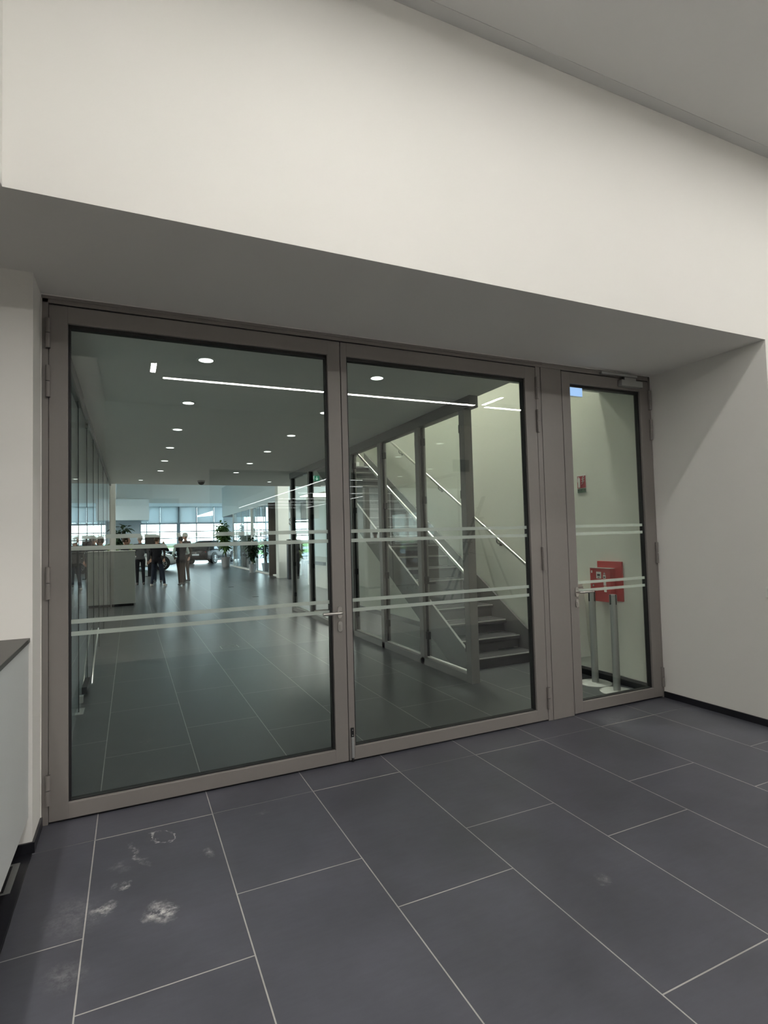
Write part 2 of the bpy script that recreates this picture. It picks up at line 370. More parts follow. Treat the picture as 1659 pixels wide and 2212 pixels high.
# showroom hall shell
struct('wall_hall', B().box(-8.2, -8, YH, YW, 0, 6.6).box(-8, -4, YH, YH + .2, 0, 6.6).box(-4, XE, YH, YH + .2, 3.2, 6.6).box(XR + .2, XE, 8.3, 8.5, 0, 3.2).box(XE, XE + .2, 8.3, 19.5, 0, 6.6)
       .box(XE, XE + .2, 19.5, YW, 0, .3).box(XE, XE + .2, 19.5, YW, 3.6, 6.6), M['hall'])
struct('ceiling_hall', B().box(-8.2, XE + .2, YH, YW, 6.5, 6.7), M['hall'])
struct('wall_bulkhead', B().box(-8, XE, 40, YW, 4.46, 6.5), M['hall'], 'pale bulkhead above the far showroom windows', 'wall')
struct('trim_2', B().box(-8, -.6, YH + .2, 40, 4.46, 6.5), M['hall'], 'pale gallery beam along the left of the showroom', 'beam')
struct('pillar_hall', B().box(5.7, 6.15, 18.4, 18.85, 0, 6.5, .01), M['hall'], 'white square pillar at the near end of the glazed office', 'pillar')
struct('pillar_hall', B().box(-.25, -.09, 12.9, 13.1, 0, 4.46), M['recep'], 'white square pillar rising behind the reception desk', 'pillar')
struct('pillar_hall', B().cyl((6.1, 31, 0), (6.1, 31, 3.2), .12, seg=20), M['hall'], 'round pale column under the canopy beside the large potted shrub', 'pillar')
struct('pillar_hall', B().cyl((6.05, 25.2, 0), (6.05, 25.2, 3.2), .12, seg=20), M['hall'], 'round pale column under the canopy behind the smaller potted plant', 'pillar')
struct('wall_side', B().box(5.78, 6.0, 12.7, 14.7, 0, ZS), M['cream'], 'short pale wall seen through the far stair glazing', 'wall')
struct('trim_3', B().box(5.70, 5.78, 12.7, 14.7, .72, .82), M['dark_steel'], 'dark ledge on the short pale wall', 'ledge')
struct('canopy_left', B().box(-6, 1.4, 36, 39.9, 3.08, 4.45), M['fascia'], 'pale blue gallery box at the far left', 'gallery')
struct('wall_far_left', B().box(-1.6, .95, 38.5, 38.7, 0, 3.08), M['bluegrey'], 'blue grey wall under the far left gallery', 'wall')
struct('canopy_right', B().box(6, XE, 18.9, 35.4, 3.2, 5.2), [M['fascia']], 'pale blue canopy over the glazed office at the right of the showroom', 'canopy')
struct('trim_4', B().box(6.02, XE, 18.92, 35.38, 3.185, 3.2), M['brown'], 'brown soffit under the canopy', 'soffit')
struct('trim_5', B().box(5.9, 6.1, 18.9, 33, 0, .06), M['paper'], 'pale kerb under the office glazing', 'kerb')
struct('wall_far_right', B().box(7.0, 8.6, 41.5, 41.7, 0, 4.45), M['blind'], 'grey wall beside the far windows', 'wall')
struct('wall_panel', B().box(6.25, 7.0, 19.6, 19.7, 0, 3.15), M['fascia'], 'pale blue panel with round emblem', 'wall')
struct('wall_panel', B().box(7.0, 8.4, 19.5, 19.6, 0, 3.15).box(5.75, 6.25, 20.3, 20.4, 0, 3.18), M['brown'], 'brown panels beside the emblem panel', 'wall')
# far facade
def facade():
    t = thing('window_1', (2, YW, 0), 'far showroom glazing with grey profiles and handwriting on the panes', 'window', kind='structure')
    zt = [0.0, 1.88, 2.43, 3.1, 4.46]
    xs = [-8, -5.5, -3.2, -1.2, 1.0, 1.45, 2.42, 3.85, 5.25, 6.62, 8.9, XE]
    for i, x in enumerate(xs):
        wd = .14 if i == 7 else .035
        B().box(x - wd, x + wd, YW - .1, YW + .1, 0, 4.46).build('mullion', M['mullion'], t)
    for z in zt:
        hh = .07 if z == 3.1 else .035
        B().box(-8, XE, YW - .08, YW + .08, max(0, z - hh), z + hh).build('transom', M['mullion'], t)
    B().box(-8, XE, YW - .012, YW, 0, 4.46).build('glass_pane', M['win'], t)
    for a, b_ in zip(xs[4:10], xs[5:11]):
        if a == xs[7]: B().box(a + .04, b_ - .04, YW - .16, YW - .14, 3.16, 4.44).build('blind', M['blind'], t)
        elif a == xs[8]: B().prism([(a + .04, YW - .15, 3.16), (b_ - .06, YW - .15, 3.16), (b_ - .06, YW - .15, 3.72), (a + .04, YW - .15, 3.62)], (0, .02, 0)).prism([(a + .04, YW - .15, 3.70), (b_ - .06, YW - .15, 4.1), (b_ - .06, YW - .15, 4.44), (a + .04, YW - .15, 4.44)], (0, .02, 0)).build('blind', M['blind'], t)
        else: B().box(a + .04, b_ - .04, YW - .16, YW - .14, 3.14, 4.44).build('blind', M['blind'], t)
    # unreadable handwriting on the upper panes
    rnd = random.Random(4); b = B()
    for x0, x1 in ((2.5, 3.6), (4.0, 5.15), (5.35, 6.5), (-1.1, .6)):
        x = x0
        while x < x1:
            wd = rnd.uniform(.06, .14); hgt = rnd.uniform(.12, .34); z = 2.72 + rnd.uniform(-.08, .06); pts = []
            k = rnd.choice((1, 1.5, 2)); ph = rnd.uniform(0, 6)
            for q in range(9):
                s = q / 8; pts.append((x + wd * (s + .35 * math.sin(ph + s * 6 * k)), YW - .03, z + hgt * .5 * math.cos(ph + s * 4.2 * k)))
            b.tube(pts, .009, 5); x += wd + rnd.uniform(.03, .08)
    b.build('handwriting', M['ink'], t)
facade()
t = thing('window_2', (XE, 32, 0), 'glazing along the far right side of the showroom', 'window', kind='structure')
for y in range(20, 45, 3): B().box(XE - .04, XE + .12, y - .05, y + .05, .3, 3.6).build('mullion', M['mullion'], t)
B().box(XE + .03, XE + .045, 19.5, YW, .3, 3.6).build('glass_pane', M['win'], t)
t = thing('window_3', (6.0, 25, 0), 'glazed office front with thin posts under the canopy', 'window', kind='structure')
for y in (19.2, 20.8, 22.4, 24.0, 26.6, 28.2, 29.8): B().box(5.985, 6.015, y - .02, y + .02, .06, 3.19).build('mullion', M['alu'], t)
B().box(5.995, 6.005, 19.0, 30.8, .06, 3.19).build('glass_pane', M['office_glass'], t)
# outside
struct('road', B().box(-60, 80, YW + .2, 62, -.2, -.12), M['road'], 'pale road outside the far windows', 'road')
struct('road', B().box(-60, 90, 84, 112, -.2, -.11).box(XE + .3, 80, 10, YW + .2, -.2, -.12), M['road'], 'pale road beyond the grass strip', 'road')
tag(B().box(-80, 100, 62, 84, -.2, -.08).box(-120, 140, 112, 260, -.2, -.06).build('grass', M['grass']), 'green roadside grass outside the far windows', 'grass', kind='stuff')
b = B(); rnd = random.Random(9)
for i in range(60):
    x = rnd.uniform(-60, 110); s = rnd.uniform(1.0, 2.6)
    b.ball((x, 275 + rnd.uniform(-8, 8), s * .35), s * 3.5, 2, s * .5, 10, 7)
tag(b.build('treeline', M['far_tree']), 'hazy line of trees on the horizon outside', 'trees', kind='stuff')

# ------------------------------------------------------------------ door wall
def rect_frame(b, x0, x1, z0, z1, wl, wr, wb, wt, y0, y1, bev=.004):
    b.box(x0, x0 + wl, y0, y1, z0, z1, bev).box(x1 - wr, x1, y0, y1, z0, z1, bev)
    b.box(x0 + wl - .003, x1 - wr + .003, y0, y1, z0, z0 + wb, bev).box(x0 + wl - .003, x1 - wr + .003, y0, y1, z1 - wt, z1, bev)
fr = thing('door_frame', (2.3, 0, 0), 'taupe aluminium frame around the glass doors', 'door frame', kind='structure')
b = B().box(-.184, -.152, .002, .09, 0, ZS - .002, .002).box(-.184, XR - .002, .002, .09, 2.985, ZS - .002, .002).box(XR - .03, XR - .002, .002, .09, 0, ZS - .002, .002)
b.build('frame_bar', M['frame'], fr)
B().box(-.186, 3.5, -.006, .002, 3.008, 3.026, .001).build('top_bead', M['frame'], fr)
B().box(3.428, 3.478, .002, .09, 0, 2.985, .003).box(3.481, 3.708, .0, .09, 0, 2.985, .003).build('mullion', M['frame'], fr)
b = B()
for x0, x1, in ((-.156, -.146), (1.650, 1.660), (3.420, 3.430), (3.706, 3.716), (4.776, 4.786)): b.box(x0, x1, .02, .08, 0, 2.98)
b.box(-.15, 3.425, .02, .08, 2.976, 2.986).box(3.71, 4.78, .02, .08, 2.976, 2.986).box(-.15, 3.425, .02, .08, -.0, .012).box(3.71, 4.78, .02, .08, 0, .012)
b.build('seal', M['gasket'], fr)

def hinge(d, x, z0, z1, side):
    h = B().cyl((x, -.012, z0), (x, -.012, (z0 + z1) / 2 - .002), .0125, seg=14).cyl((x, -.012, (z0 + z1) / 2 + .002), (x, -.012, z1), .0125, seg=14)
    h.box(x - .011, x + .011, -.012, .003, z0, z1)
    return h.build('hinge', M['frame'], d, smooth=True)
def lever(d, x, z, dirn):
    b = B()
    for (yy, s) in ((0, -1), (.075, 1)):
        # oval rosette
        pts = [(x + .016 * math.cos(q), yy, z + .016 * math.sin(q) + (.026 if math.sin(q) > 0 else -.026)) for q in [2 * PI * k / 20 for k in range(20)]]
        b.prism(pts, (0, s * .009, 0))
        p = [(x, yy, z), (x, yy + s * .045, z), (x + dirn * .012, yy + s * .056, z), (x + dirn * .03, yy + s * .058, z), (x + dirn * .14, yy + s * .058, z)]
        b.tube(p, .0105, 12)
    h = b.build('handle', M['steel'], d, smooth=True)
    c = B(); k_ = B()
    for (yy, s) in ((0, -1), (.075, 1)):
        pts = [(x + .016 * math.cos(q), yy, z - .098 + .016 * math.sin(q) + (.020 if math.sin(q) > 0 else -.020)) for q in [2 * PI * k / 20 for k in range(20)]]
        c.prism(pts, (0, s * .009, 0))
        c.cyl((x, yy, z - .088), (x, yy + s * .014, z - .088), .0085, seg=14).box(x - .005, x + .005, min(yy, yy + s * .014), max(yy, yy + s * .014), z - .118, z - .09)
    c.build('lock_cylinder', M['steel'], d, smooth=True)
def leaf(name, x0, x1, wl, wr, label):
    d = thing(name, ((x0 + x1) / 2, .03, 0), label, 'door', kind='structure')
    z0, z1 = .012, 2.976; wb, wt = .09, .103
    b = B(); rect_frame(b, x0, x1, z0, z1, wl, wr, wb, wt, 0, .075)
    b.build('leaf_frame', M['frame'], d)
    gx0, gx1, gz0, gz1 = x0 + wl, x1 - wr, z0 + wb, z1 - wt
    b = B(); rect_frame(b, gx0 - .002, gx1 + .002, gz0 - .002, gz1 + .002, .014, .014, .008, .024, .020, .062, 0)
    b.build('gasket', M['gasket'], d)
    B().box(gx0 + .004, gx1 - .004, .034, .042, gz0 + .002, gz1 - .004).build('glass_pane', M['clear'], d)
    b = B()
    for zc in (1.612, 1.545, 1.118, 1.048): b.box(gx0 + .012, gx1 - .012, .0325, .0335, zc - .0125, zc + .0125)
    b.build('glass_stripe', M['stripe'], d)
    return d
dA = leaf('door_1', -.150, 1.653, .098, .096, 'wide left leaf of the glass double door with steel lever handle')
dB = leaf('door_2', 1.657, 3.424, .046, .114, 'wide right leaf of the glass double door with floor bolt')
dC = leaf('door_3', 3.713, 4.779, .094, .112, 'narrow single glass door with door closer')
for z0, z1 in ((2.713, 2.888), (2.425, 2.609), (1.26, 1.444), (.113, .278)):
    hinge(dA, -.152, z0, z1, -1); hinge(dB, 3.427, z0 - .01, z1, 1); hinge(dC, 4.783, z0 - .01, z1, 1)
lever(dA, 1.607, 1.045, -1); lever(dC, 3.782, 1.045, 1)
fb = B().box(1.672, 1.690, -.012, .001, .03, .172, .002).build('floor_bolt', M['alu'], dB)
B().box(1.669, 1.691, -.010, .001, .172, .236, .002).cyl((1.680, -.006, .005), (1.680, -.006, .03), .008, seg=10).build('bolt_lever', M['gasket'], fb)
B().cyl((1.680, -.012, .186), (1.680, -.010, .186), .0035, seg=8).cyl((1.680, -.012, .222), (1.680, -.010, .222), .0035, seg=8).build('bolt_screw', M['steel'], fb)
cl = B().box(4.385, 4.655, -.050, 0, 2.895, 2.952, .004).build('closer_body', M['alu'], dC)
B().box(4.155, 4.60, -.040, -.012, 2.985, 3.008, .003).build('closer_rail', M['alu'], cl)
B().box(4.44, 4.585, -.036, -.022, 2.955, 2.980).build('closer_arm', M['alu'], cl)
# window reflection put in as a faintly glowing panel on the narrow door
t = thing('sign', (3.90, .03, 2.79), 'pale blue window reflection put in as a glowing panel on the narrow glass door', 'sign')
B().box(3.824, 3.966, .0185, .024, 2.772, 2.846).build('panel', M['bluereflect'], t)
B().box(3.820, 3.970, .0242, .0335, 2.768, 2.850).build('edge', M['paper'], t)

struct('trim_7', B().box(-.1895, -.1842, -.004, .002, .05, 3.027).box(-.1895, XR - .001, -.0075, .002, 3.0265, 3.0305).box(XR - .0018, XR - .0002, -.004, .002, .055, 3.027), M['white'], 'pale sealant line between the frame and the recess', 'sealant line')
# ------------------------------------------------------------------ counter at the left
t = thing('service_counter', (-.55, -1.6, 0), 'pale grey counter with dark top at the left wall', 'counter')
B().box(-1.1, -.205, -4.2, -.290, .181, 1.066, .002).build('front_panel', M['counter'], t)
B().box(-1.15, -.200, -4.25, -.277, 1.066, 1.089, .002).build('worktop', M['counter_top'], t)
B().box(-1.05, -.42, -4.1, -.32, 0, .181).build('plinth', M['black_base'], t)
t = thing('floor_grille', (-.245, -.5, 0), 'dark floor outlet cover with pale metal edge under the counter', 'floor outlet')
B().box(-.255, -.227, -.628, -.366, .001, .004).box(-.40, -.255, -.380, -.366, .001, .004).box(-.40, -.255, -.628, -.614, 0, .003).build('rim', M['alu'], t)
B().box(-.40, -.256, -.613, -.381, .0005, .002).build('cover', M['black_base'], t)
t = thing('ceiling_spotlight', (-.418, -.46, 3.03), 'small white ceiling spotlight with black ring above the counter', 'spotlight')
B().lathe((-.418, -.46, 2.985), [(.045, 0), (.05, .004), (.05, .046)], 24).build('housing', M['white_plastic'], t, smooth=True)
B().lathe((-.418, -.46, 2.955), [(.028, 0), (.040, .006), (.040, .030)], 24).build('lens_ring', M['gasket'], t, smooth=True)
t = thing('light_switch', (4.806, -.985, 1.05), 'white rocker switch at the right edge of the recess wall', 'switch')
B().box(4.800, 4.81, -1.04, -.965, 1.01, 1.09, .003).build('cover_plate', M['white_plastic'], t)
B().box(4.796, 4.801, -1.028, -.977, 1.023, 1.077, .002).build('rocker', M['paper'], t)

# ------------------------------------------------------------------ linear lamps of the near room (seen mirrored in the doors)
def bar(name, a, b_, z, label, lm, group=None, wdt=.04, cz=ZC):
    x0, x1 = min(a[0], b_[0]) - (wdt if a[0] == b_[0] else 0), max(a[0], b_[0]) + (wdt if a[0] == b_[0] else 0)
    y0, y1 = min(a[1], b_[1]) - (wdt if a[1] == b_[1] else 0), max(a[1], b_[1]) + (wdt if a[1] == b_[1] else 0)
    t = thing(name, ((x0 + x1) / 2, (y0 + y1) / 2, z), label, 'ceiling light', group)
    B().box(x0 - .004, x1 + .004, y0 - .004, y1 + .004, z + .004, cz - .002).build('housing', M['alu'], t)
    B().box(x0, x1, y0, y1, z, z + .004).build('diffuser', lm, t)
    return t
G = 'linear lights on the near ceiling'
bar('ceiling_light_bar', (.81, -6.5), (5.045, -6.5), 4.44, 'long white light bar mirrored across the top of both wide door leaves', M['light'], G)
bar('ceiling_light_bar', (5.075, -6.5), (7.27, -6.5), 4.44, 'white light bar mirrored in front of the stair beam', M['light'], G)
bar('ceiling_light_bar', (.635, -6.2), (.635, -2.35), 4.44, 'white light bar mirrored as a short upright stroke in the left leaf', M['light'], G)
bar('ceiling_light_bar', (7.45, -6.4), (7.45, -2.35), 4.44, 'white light bar mirrored as a slanting stroke on the stair wall', M['light'], G)
bar('ceiling_light_bar', (.81, -2.15), (7.27, -2.15), 4.44, 'white light bar along the ceiling just out of view above', M['light_front'], G)
bar('ceiling_light_bar', (7.62, -6.56), (10.8, -6.56), 4.44, 'white light bar mirrored at the right edge of the right leaf', M['light'], G)
G = 'light bars of the dark room mirrored beside the lock stile'
for i, y in enumerate((13.6, 15.8, 18.9, 22.1, 24.4, 26.8, 29.7)):
    bar('ceiling_light_bar', (6.71, -y), (9.75, -y), 3.5, 'thin level light bar mirrored left of the stairs, %s from the top' % ORD[i], M['lightfar'], G, .035, 3.9)
bar('ceiling_light_bar', (6.13, -12.3), (6.13, -29.7), 3.5, 'long slanting light bar mirrored left of the level bars', M['lightfar'], G, .035, 3.9)
bar('ceiling_light_bar', (10.3, -12.3), (10.3, -29.9), 3.5, 'long slanting light bar mirrored at the right end of the level bars', M['lightfar'], G, .035, 3.9)
# alcove lights above the counter
def downlight(x, y, z, r, m, label, group, nm='downlight'):
    t = thing(nm, (x, y, z), label, 'downlight', group)
    B().lathe((x, y, z - .006), [(r * .78, .002), (r, 0), (r, .0055), (r * .78, .0055)], 28).build('trim_ring', M['white_plastic'], t, smooth=True)
    B().lathe((x, y, z - .0045), [(r * .76, 0), (r * .76, .004)], 28).build('diffuser', m, t)
    return t
for i, y in enumerate((-1.6, -2.6, -3.6)):
    downlight(-.47, y, ZS, .05, M['down_alc'], 'downlight over the counter, %s from the door wall' % ORD[i], 'downlights above the counter')
for k in range(6):
    downlight(.84, .91 + 1.5 * k, ZS, .075, M['down'], 'round downlight, %s from the doors in the left row of the corridor' % ORD[k], 'corridor downlights')
    downlight(2.353, .91 + 1.5 * k, ZS, .075, M['down'], 'round downlight, %s from the doors in the row nearer the stairs' % ORD[k], 'corridor downlights')
downlight(.50, 10.3, ZS, .06, M['down'], 'single small downlight at the far left end of the corridor ceiling', 'corridor downlights')
downlight(3.48, 10.2, ZS, .06, M['down'], 'single small downlight at the far end beyond the stairs', 'corridor downlights')
for i, y in enumerate((1.15, 3.4, 5.6)):
    t = thing('stairwell_light', (4.25, y, 6.4), 'square ceiling light high in the stairwell, %s from the doors' % ORD[i], 'ceiling light', 'stairwell lights')
    B().box(4.05, 4.45, y - .2, y + .2, 6.36, 6.399).build('housing', M['alu'], t)
    B().box(4.07, 4.43, y - .18, y + .18, 6.352, 6.36).build('diffuser', M['stairlamp'], t)
for i, (x, y, z) in enumerate(((8.6, 13.5, 6.5), (8.6, 21, 6.5), (8.6, 29, 6.5), (-5.0, 15, 4.46), (-5.0, 23, 4.46), (-5.0, 31, 4.46))):  # panels added out of view to brighten the showroom
    t = thing('hall_fill_light', (x, y, z), 'added unseen fill panel %s, %s from the corridor' % (('over the canopy', 'under the gallery')[i // 3], ORD[i % 3]), 'ceiling light', 'added showroom fill lights')
    B().box(x - 1.55, x + 1.55, y - 1.3, y + 1.3, z - .06, z - .001).build('housing', M['alu'], t)
    B().box(x - 1.5, x + 1.5, y - 1.25, y + 1.25, z - .07, z - .06).build('diffuser', M['fill_lamp'], t)
t = thing('office_fill_light', (-2.4, 4.5, 3.03), 'added square fill light in the office behind the left glass wall', 'ceiling light')  # unseen lamp added to lift the light in the corridor
B().box(-2.8, -2.0, 4.1, 4.9, 2.98, 3.029).build('housing', M['alu'], t)
B().box(-2.77, -2.03, 4.13, 4.87, 2.972, 2.98).build('diffuser', M['fill_lamp'], t)
t = thing('dome_camera', (1.83, 10.2, 3.03), 'dark dome camera on the far corridor ceiling', 'camera')
B().lathe((1.83, 10.2, 3.0), [(.09, 0), (.09, .03)], 24).build('base', M['grey_label'], t, smooth=True)
B().ball((1.83, 10.2, 3.0), .085, .085, .075).build('dome', M['blackgloss'], t, smooth=True)
# exit sign
t = thing('exit_sign', (4.155, 8.5, 2.95), 'green exit sign with running figure and down arrow beyond the stairs', 'sign')
B().box(4.055, 4.255, 8.5, 8.52, 2.89, 3.012).build('panel', M['exitgreen'], t)
b = B().box(4.06, 4.125, 8.496, 8.4995, 2.897, 3.005)
b.build('door_pictogram', M['exitwhite'], t)
b = B().tube([(4.085, 8.493, 2.985), (4.092, 8.493, 2.955), (4.085, 8.493, 2.93), (4.07, 8.493, 2.91)], .006, 6).tube([(4.092, 8.493, 2.955), (4.11, 8.493, 2.925), (4.115, 8.493, 2.90)], .006, 6).tube([(4.07, 8.493, 2.965), (4.088, 8.493, 2.975), (4.108, 8.493, 2.955)], .005, 6).ball((4.083, 8.493, 2.994), .008)
b.build('running_figure', M['exitgreen'], t)
b = B().box(4.183, 4.197, 8.496, 8.4995, 2.93, 2.995).prism([(4.155, 8.4995, 2.945), (4.165, 8.4995, 2.955), (4.19, 8.4995, 2.925), (4.215, 8.4995, 2.955), (4.225, 8.4995, 2.945), (4.19, 8.4995, 2.905)], (0, -.0035, 0))
b.build('down_arrow', M['exitwhite'], t)

# ------------------------------------------------------------------ stair partition
t = thing('glass_partition', (3.567, 4.7, 0), 'grey steel and glass partition beside the stairs', 'partition')
PY = [1.27, 2.30, 3.455, 4.61, 5.77, 6.93, 8.28]
for i, y in enumerate(PY):
    B().box(3.517, 3.617, y, y + .10, 0, 2.905, .003).build('post', M['post'], t)
B().box(3.515, 3.625, 1.15, 8.40, 2.905, 3.030, .003).build('head_beam', M['dark_steel'], t)
B().box(3.517, 3.617, 1.37, 8.30, 0.0, .085, .003).build('sill', M['post'], t)
B().box(3.560, 3.600, 1.38, 8.28, .085, .098).build('sill_bead', M['recep'], t)
for a, b_ in zip(PY, PY[1:]):
    g = B().box(3.562, 3.572, a + .125, b_ - .02, .10, 2.895).build('glass_pane', M['part_glass'], t)
    B().box(3.555, 3.579, a + .10, a + .128, .10, 2.90).box(3.555, 3.579, b_ - .022, b_, .10, 2.90).build('seal', M['gasket'], g)
    cb = B()
    for z in (.35, 1.02, 2.0, 2.72): cb.box(3.545, 3.59, a + .10, a + .155, z - .045, z + .045, .003).box(3.545, 3.59, b_ - .05, b_, z - .045, z + .045, .003)
    cb.build('clamp', M['gasket'], g)

# ------------------------------------------------------------------ staircase
st = thing('staircase', (4.2, 4.2, 0), 'straight grey steel staircase climbing away behind the right door leaf', 'staircase')
RZ, TY, Z1, Y1 = .1605, .2765, .125, 1.735
NT = 19
for k in range(NT):
    z = Z1 + k * RZ; y = Y1 + k * TY
    tr = B().box(3.70, 4.745, y, y + .33, z - .042, z, .002).build('tread', M['tread'], st)
    B().box(3.72, 4.73, y - .004, y + .014, z - .008, z + .0025).build('nosing', M['nosing'], tr)
    B().box(3.70, 4.745, y + .05, y + .06, z - RZ + .004, z - .042).build('riser', M['riser'], st)
B().box(3.70, 4.745, Y1 + .03, Y1 + .08, 0, Z1 - .043).build('bottom_plinth', M['black_base'], st)
sl = RZ / TY
def stringer(x0, x1, off, dep, ya):
    pts = []
    z = lambda y: Z1 + (y - Y1) * sl
    ye = Y1 + NT * TY
    y0 = ya
    top = [(x0, y0, max(0.01, z(y0) + off)), (x0, ye, z(ye) + off)]
    yb = Y1 + (0.0 - (Z1 + off - dep)) / sl
    bot = [(x0, ye, z(ye) + off - dep), (x0, yb, 0.0), (x0, y0, 0.0)]
    return B().prism(top + bot, (x1 - x0, 0, 0))
stringer(3.672, 3.698, .225, .42, 1.46).build('stringer', M['dark_steel'], st)
stringer(4.747, 4.773, .165, .36, 1.60).build('stringer', M['dark_steel'], st)
b = B().box(3.672, 3.698, 1.46, 1.462, 0, .02)
pts = [(3.672, 1.44, Z1 + (1.44 - Y1) * sl + .226), (3.672, Y1 + NT * TY, Z1 + NT * RZ + .226)]
B().prism([(3.672, pts[0][1], pts[0][2]), (3.672, pts[1][1], pts[1][2]), (3.672, pts[1][1], pts[1][2] + .006), (3.672, pts[0][1], pts[0][2] + .006)], (.026, 0, 0)).build('stringer_edge', M['edge_grey'], st)
b.bm.free()
hr = thing('handrail', (3.66, 3.5, 0), 'stainless handrail on the glass partition side of the stairs', 'handrail')
z_l = lambda y: 1.116 + (y - 1.496) * .5805
b = B().tube([(3.64, 1.496, z_l(1.496)), (3.64, 6.0, z_l(6.0))], .02, 12); b.build('rail', M['steel'], hr, smooth=True)
for y in PY[1:5]:
    B().tube([(3.617, y + .05, z_l(y + .05) - .07), (3.64, y + .05, z_l(y + .05) - .07), (3.64, y + .05, z_l(y + .05) - .015)], .008, 8).build('bracket', M['dark_steel'], hr)
hr = thing('handrail', (4.75, 3.5, 0), 'stainless handrail on the cream wall side of the stairs', 'handrail')
z_r = lambda y: 1.17 + (y - 1.826) * .572
B().tube([(4.735, 1.45, z_r(1.45)), (4.735, 6.6, z_r(6.6))], .021, 12).build('rail', M['steel'], hr, smooth=True)
for y in (2.43, 3.92, 5.3):
    B().tube([(4.806, y, z_r(y) - .085), (4.76, y, z_r(y) - .085), (4.735, y, z_r(y) - .06), (4.735, y, z_r(y) - .018)], .008, 8).box(4.80, 4.807, y - .03, y + .03, z_r(y) - .115, z_r(y) - .055).build('bracket', M['dark_steel'], hr)

# ------------------------------------------------------------------ items on the wall behind the narrow door
XW = 4.806
t = thing('fire_sign', (XW, .925, 1.99), 'red fire extinguisher sign with green lower band on the cream wall', 'sign')
B().box(XW - .004, XW, .860, .992, 1.99, 2.188).build('plate', M['paper'], t)
B().box(XW - .006, XW - .004, .864, .988, 2.042, 2.176).build('red_field', M['redsign'], t)
B().box(XW - .006, XW - .004, .864, .988, 1.993, 2.038).build('green_field', M['greensign'], t)
X6 = XW - .0062
b = B().prism([(X6, .975, 2.05), (X6, .945, 2.05), (X6, .945, 2.145), (X6, .952, 2.155), (X6, .957, 2.165), (X6, .963, 2.165), (X6, .968, 2.155), (X6, .975, 2.145)], (-.0012, 0, 0)).box(X6 - .0012, X6, .955, .984, 2.162, 2.167).box(X6 - .0012, X6, .980, .984, 2.11, 2.165)
for k in range(3):
    z = 2.085 + .025 * k
    b.tube([(X6, .925 - .004 * k, z), (X6, .905, z + .012), (X6, .898, z + .03), (X6, .882, z + .036)], .004, 6)
b.build('pictogram', M['paper'], t)
for y0, y1 in ((.958, .978), (.925, .940), (.872, .885)): B().box(X6 - .001, X6, y0, y1, 2.010, 2.028).build('dark_print', M['ink'], t)
t = thing('fire_cabinet', (XW, .6, .83), 'red fire cabinet with open stepped front on the cream wall', 'cabinet')
B().box(XW - .02, XW, .415, .738, .845, 1.248, .003).build('back_plate', M['red'], t)
fd = B().box(XW - .085, XW - .02, .505, .778, .832, 1.176, .004).build('front_box', M['red'], t)
B().cyl((XW - .085, .725, .995), (XW - .095, .725, .995), .011, seg=14).build('lock', M['chrome'], fd, smooth=True)
for q in ((.745, .76, 1.125, 1.15), (.565, .60, 1.072, 1.108), (.562, .595, 1.0, 1.062), (.558, .592, .935, .993), (.625, .69, 1.07, 1.14)): lb = B().box(XW - .0865, XW - .085, *q).build('label', M['paper'], fd)
B().box(XW - .0875, XW - .0862, .638, .677, 1.095, 1.118).build('print', M['ink'], fd)
B().box(XW - .0875, XW - .0862, .57, .595, 1.08, 1.095).build('print', M['ink'], fd)
B().box(XW - .0875, XW - .0862, .645, .672, 1.078, 1.084).build('print', M['ink'], fd)
B().prism([(XW - .0855, .596, 1.116), (XW - .0855, .566, 1.116), (XW - .0855, .581, 1.140)], (-.001, 0, 0)).build('warning_mark', M['grey_label'], fd)
B().box(XW - .089, XW - .02, .505, .778, 1.176, 1.180).build('top_edge', M['grey_label'], fd)
t = thing('wall_mount_box', (4.7, .99, .2), 'white rounded wall box with louvred top behind the silver barrier posts', 'wall box')
pr = [(XW - .02, .22), (XW - .055, .45), (XW - .075, .90), (XW - .085, .96), (XW - .11, 1.01), (XW - .15, 1.04), (XW - .21, 1.05), (XW - .21, .22)]
B().prism([(x, .88, z) for x, z in pr], (0, .26, 0)).build('shell', M['white_plastic'], t)
B().box(XW - .19, XW, .95, 1.07, .4, .8).build('wall_bracket', M['white_plastic'], t)
for k, (z, d) in enumerate(((1.03, .14), (1.005, .112), (.965, .092), (.925, .082))):
    B().box(XW - .2125, XW - d, .878, 1.142, z - .003, z + .003).build('louvre_slot', M['dark_steel'], t)
def stanchion(x, y, label):
    t = thing('barrier_post', (x, y, 0), label, 'barrier post', 'silver barrier posts behind the narrow door')
    B().lathe((x, y, 0), [(.160, 0), (.160, .008), (.152, .012), (.04, .018)], 40).build('base_plate', M['base_grey'], t, smooth=True)
    B().lathe((x, y, .018), [(.034, 0), (.034, .82)], 28).build('tube', M['alu'], t, smooth=True)
    h = B().lathe((x, y, .838), [(.036, 0), (.036, .10), (.030, .104)], 28).build('belt_head', M['alu'], t, smooth=True)
    B().box(x - .006, x + .006, y - .038, y - .03, .845, .942).box(x - .042, x - .03, y - .006, y + .006, .845, .942).build('belt_slot', M['gasket'], h)
    return t
stanchion(4.615, .66, 'silver barrier post on a round base in front of the white wall box')
stanchion(4.565, .335, 'silver barrier post on a round base in front of the red cabinet')

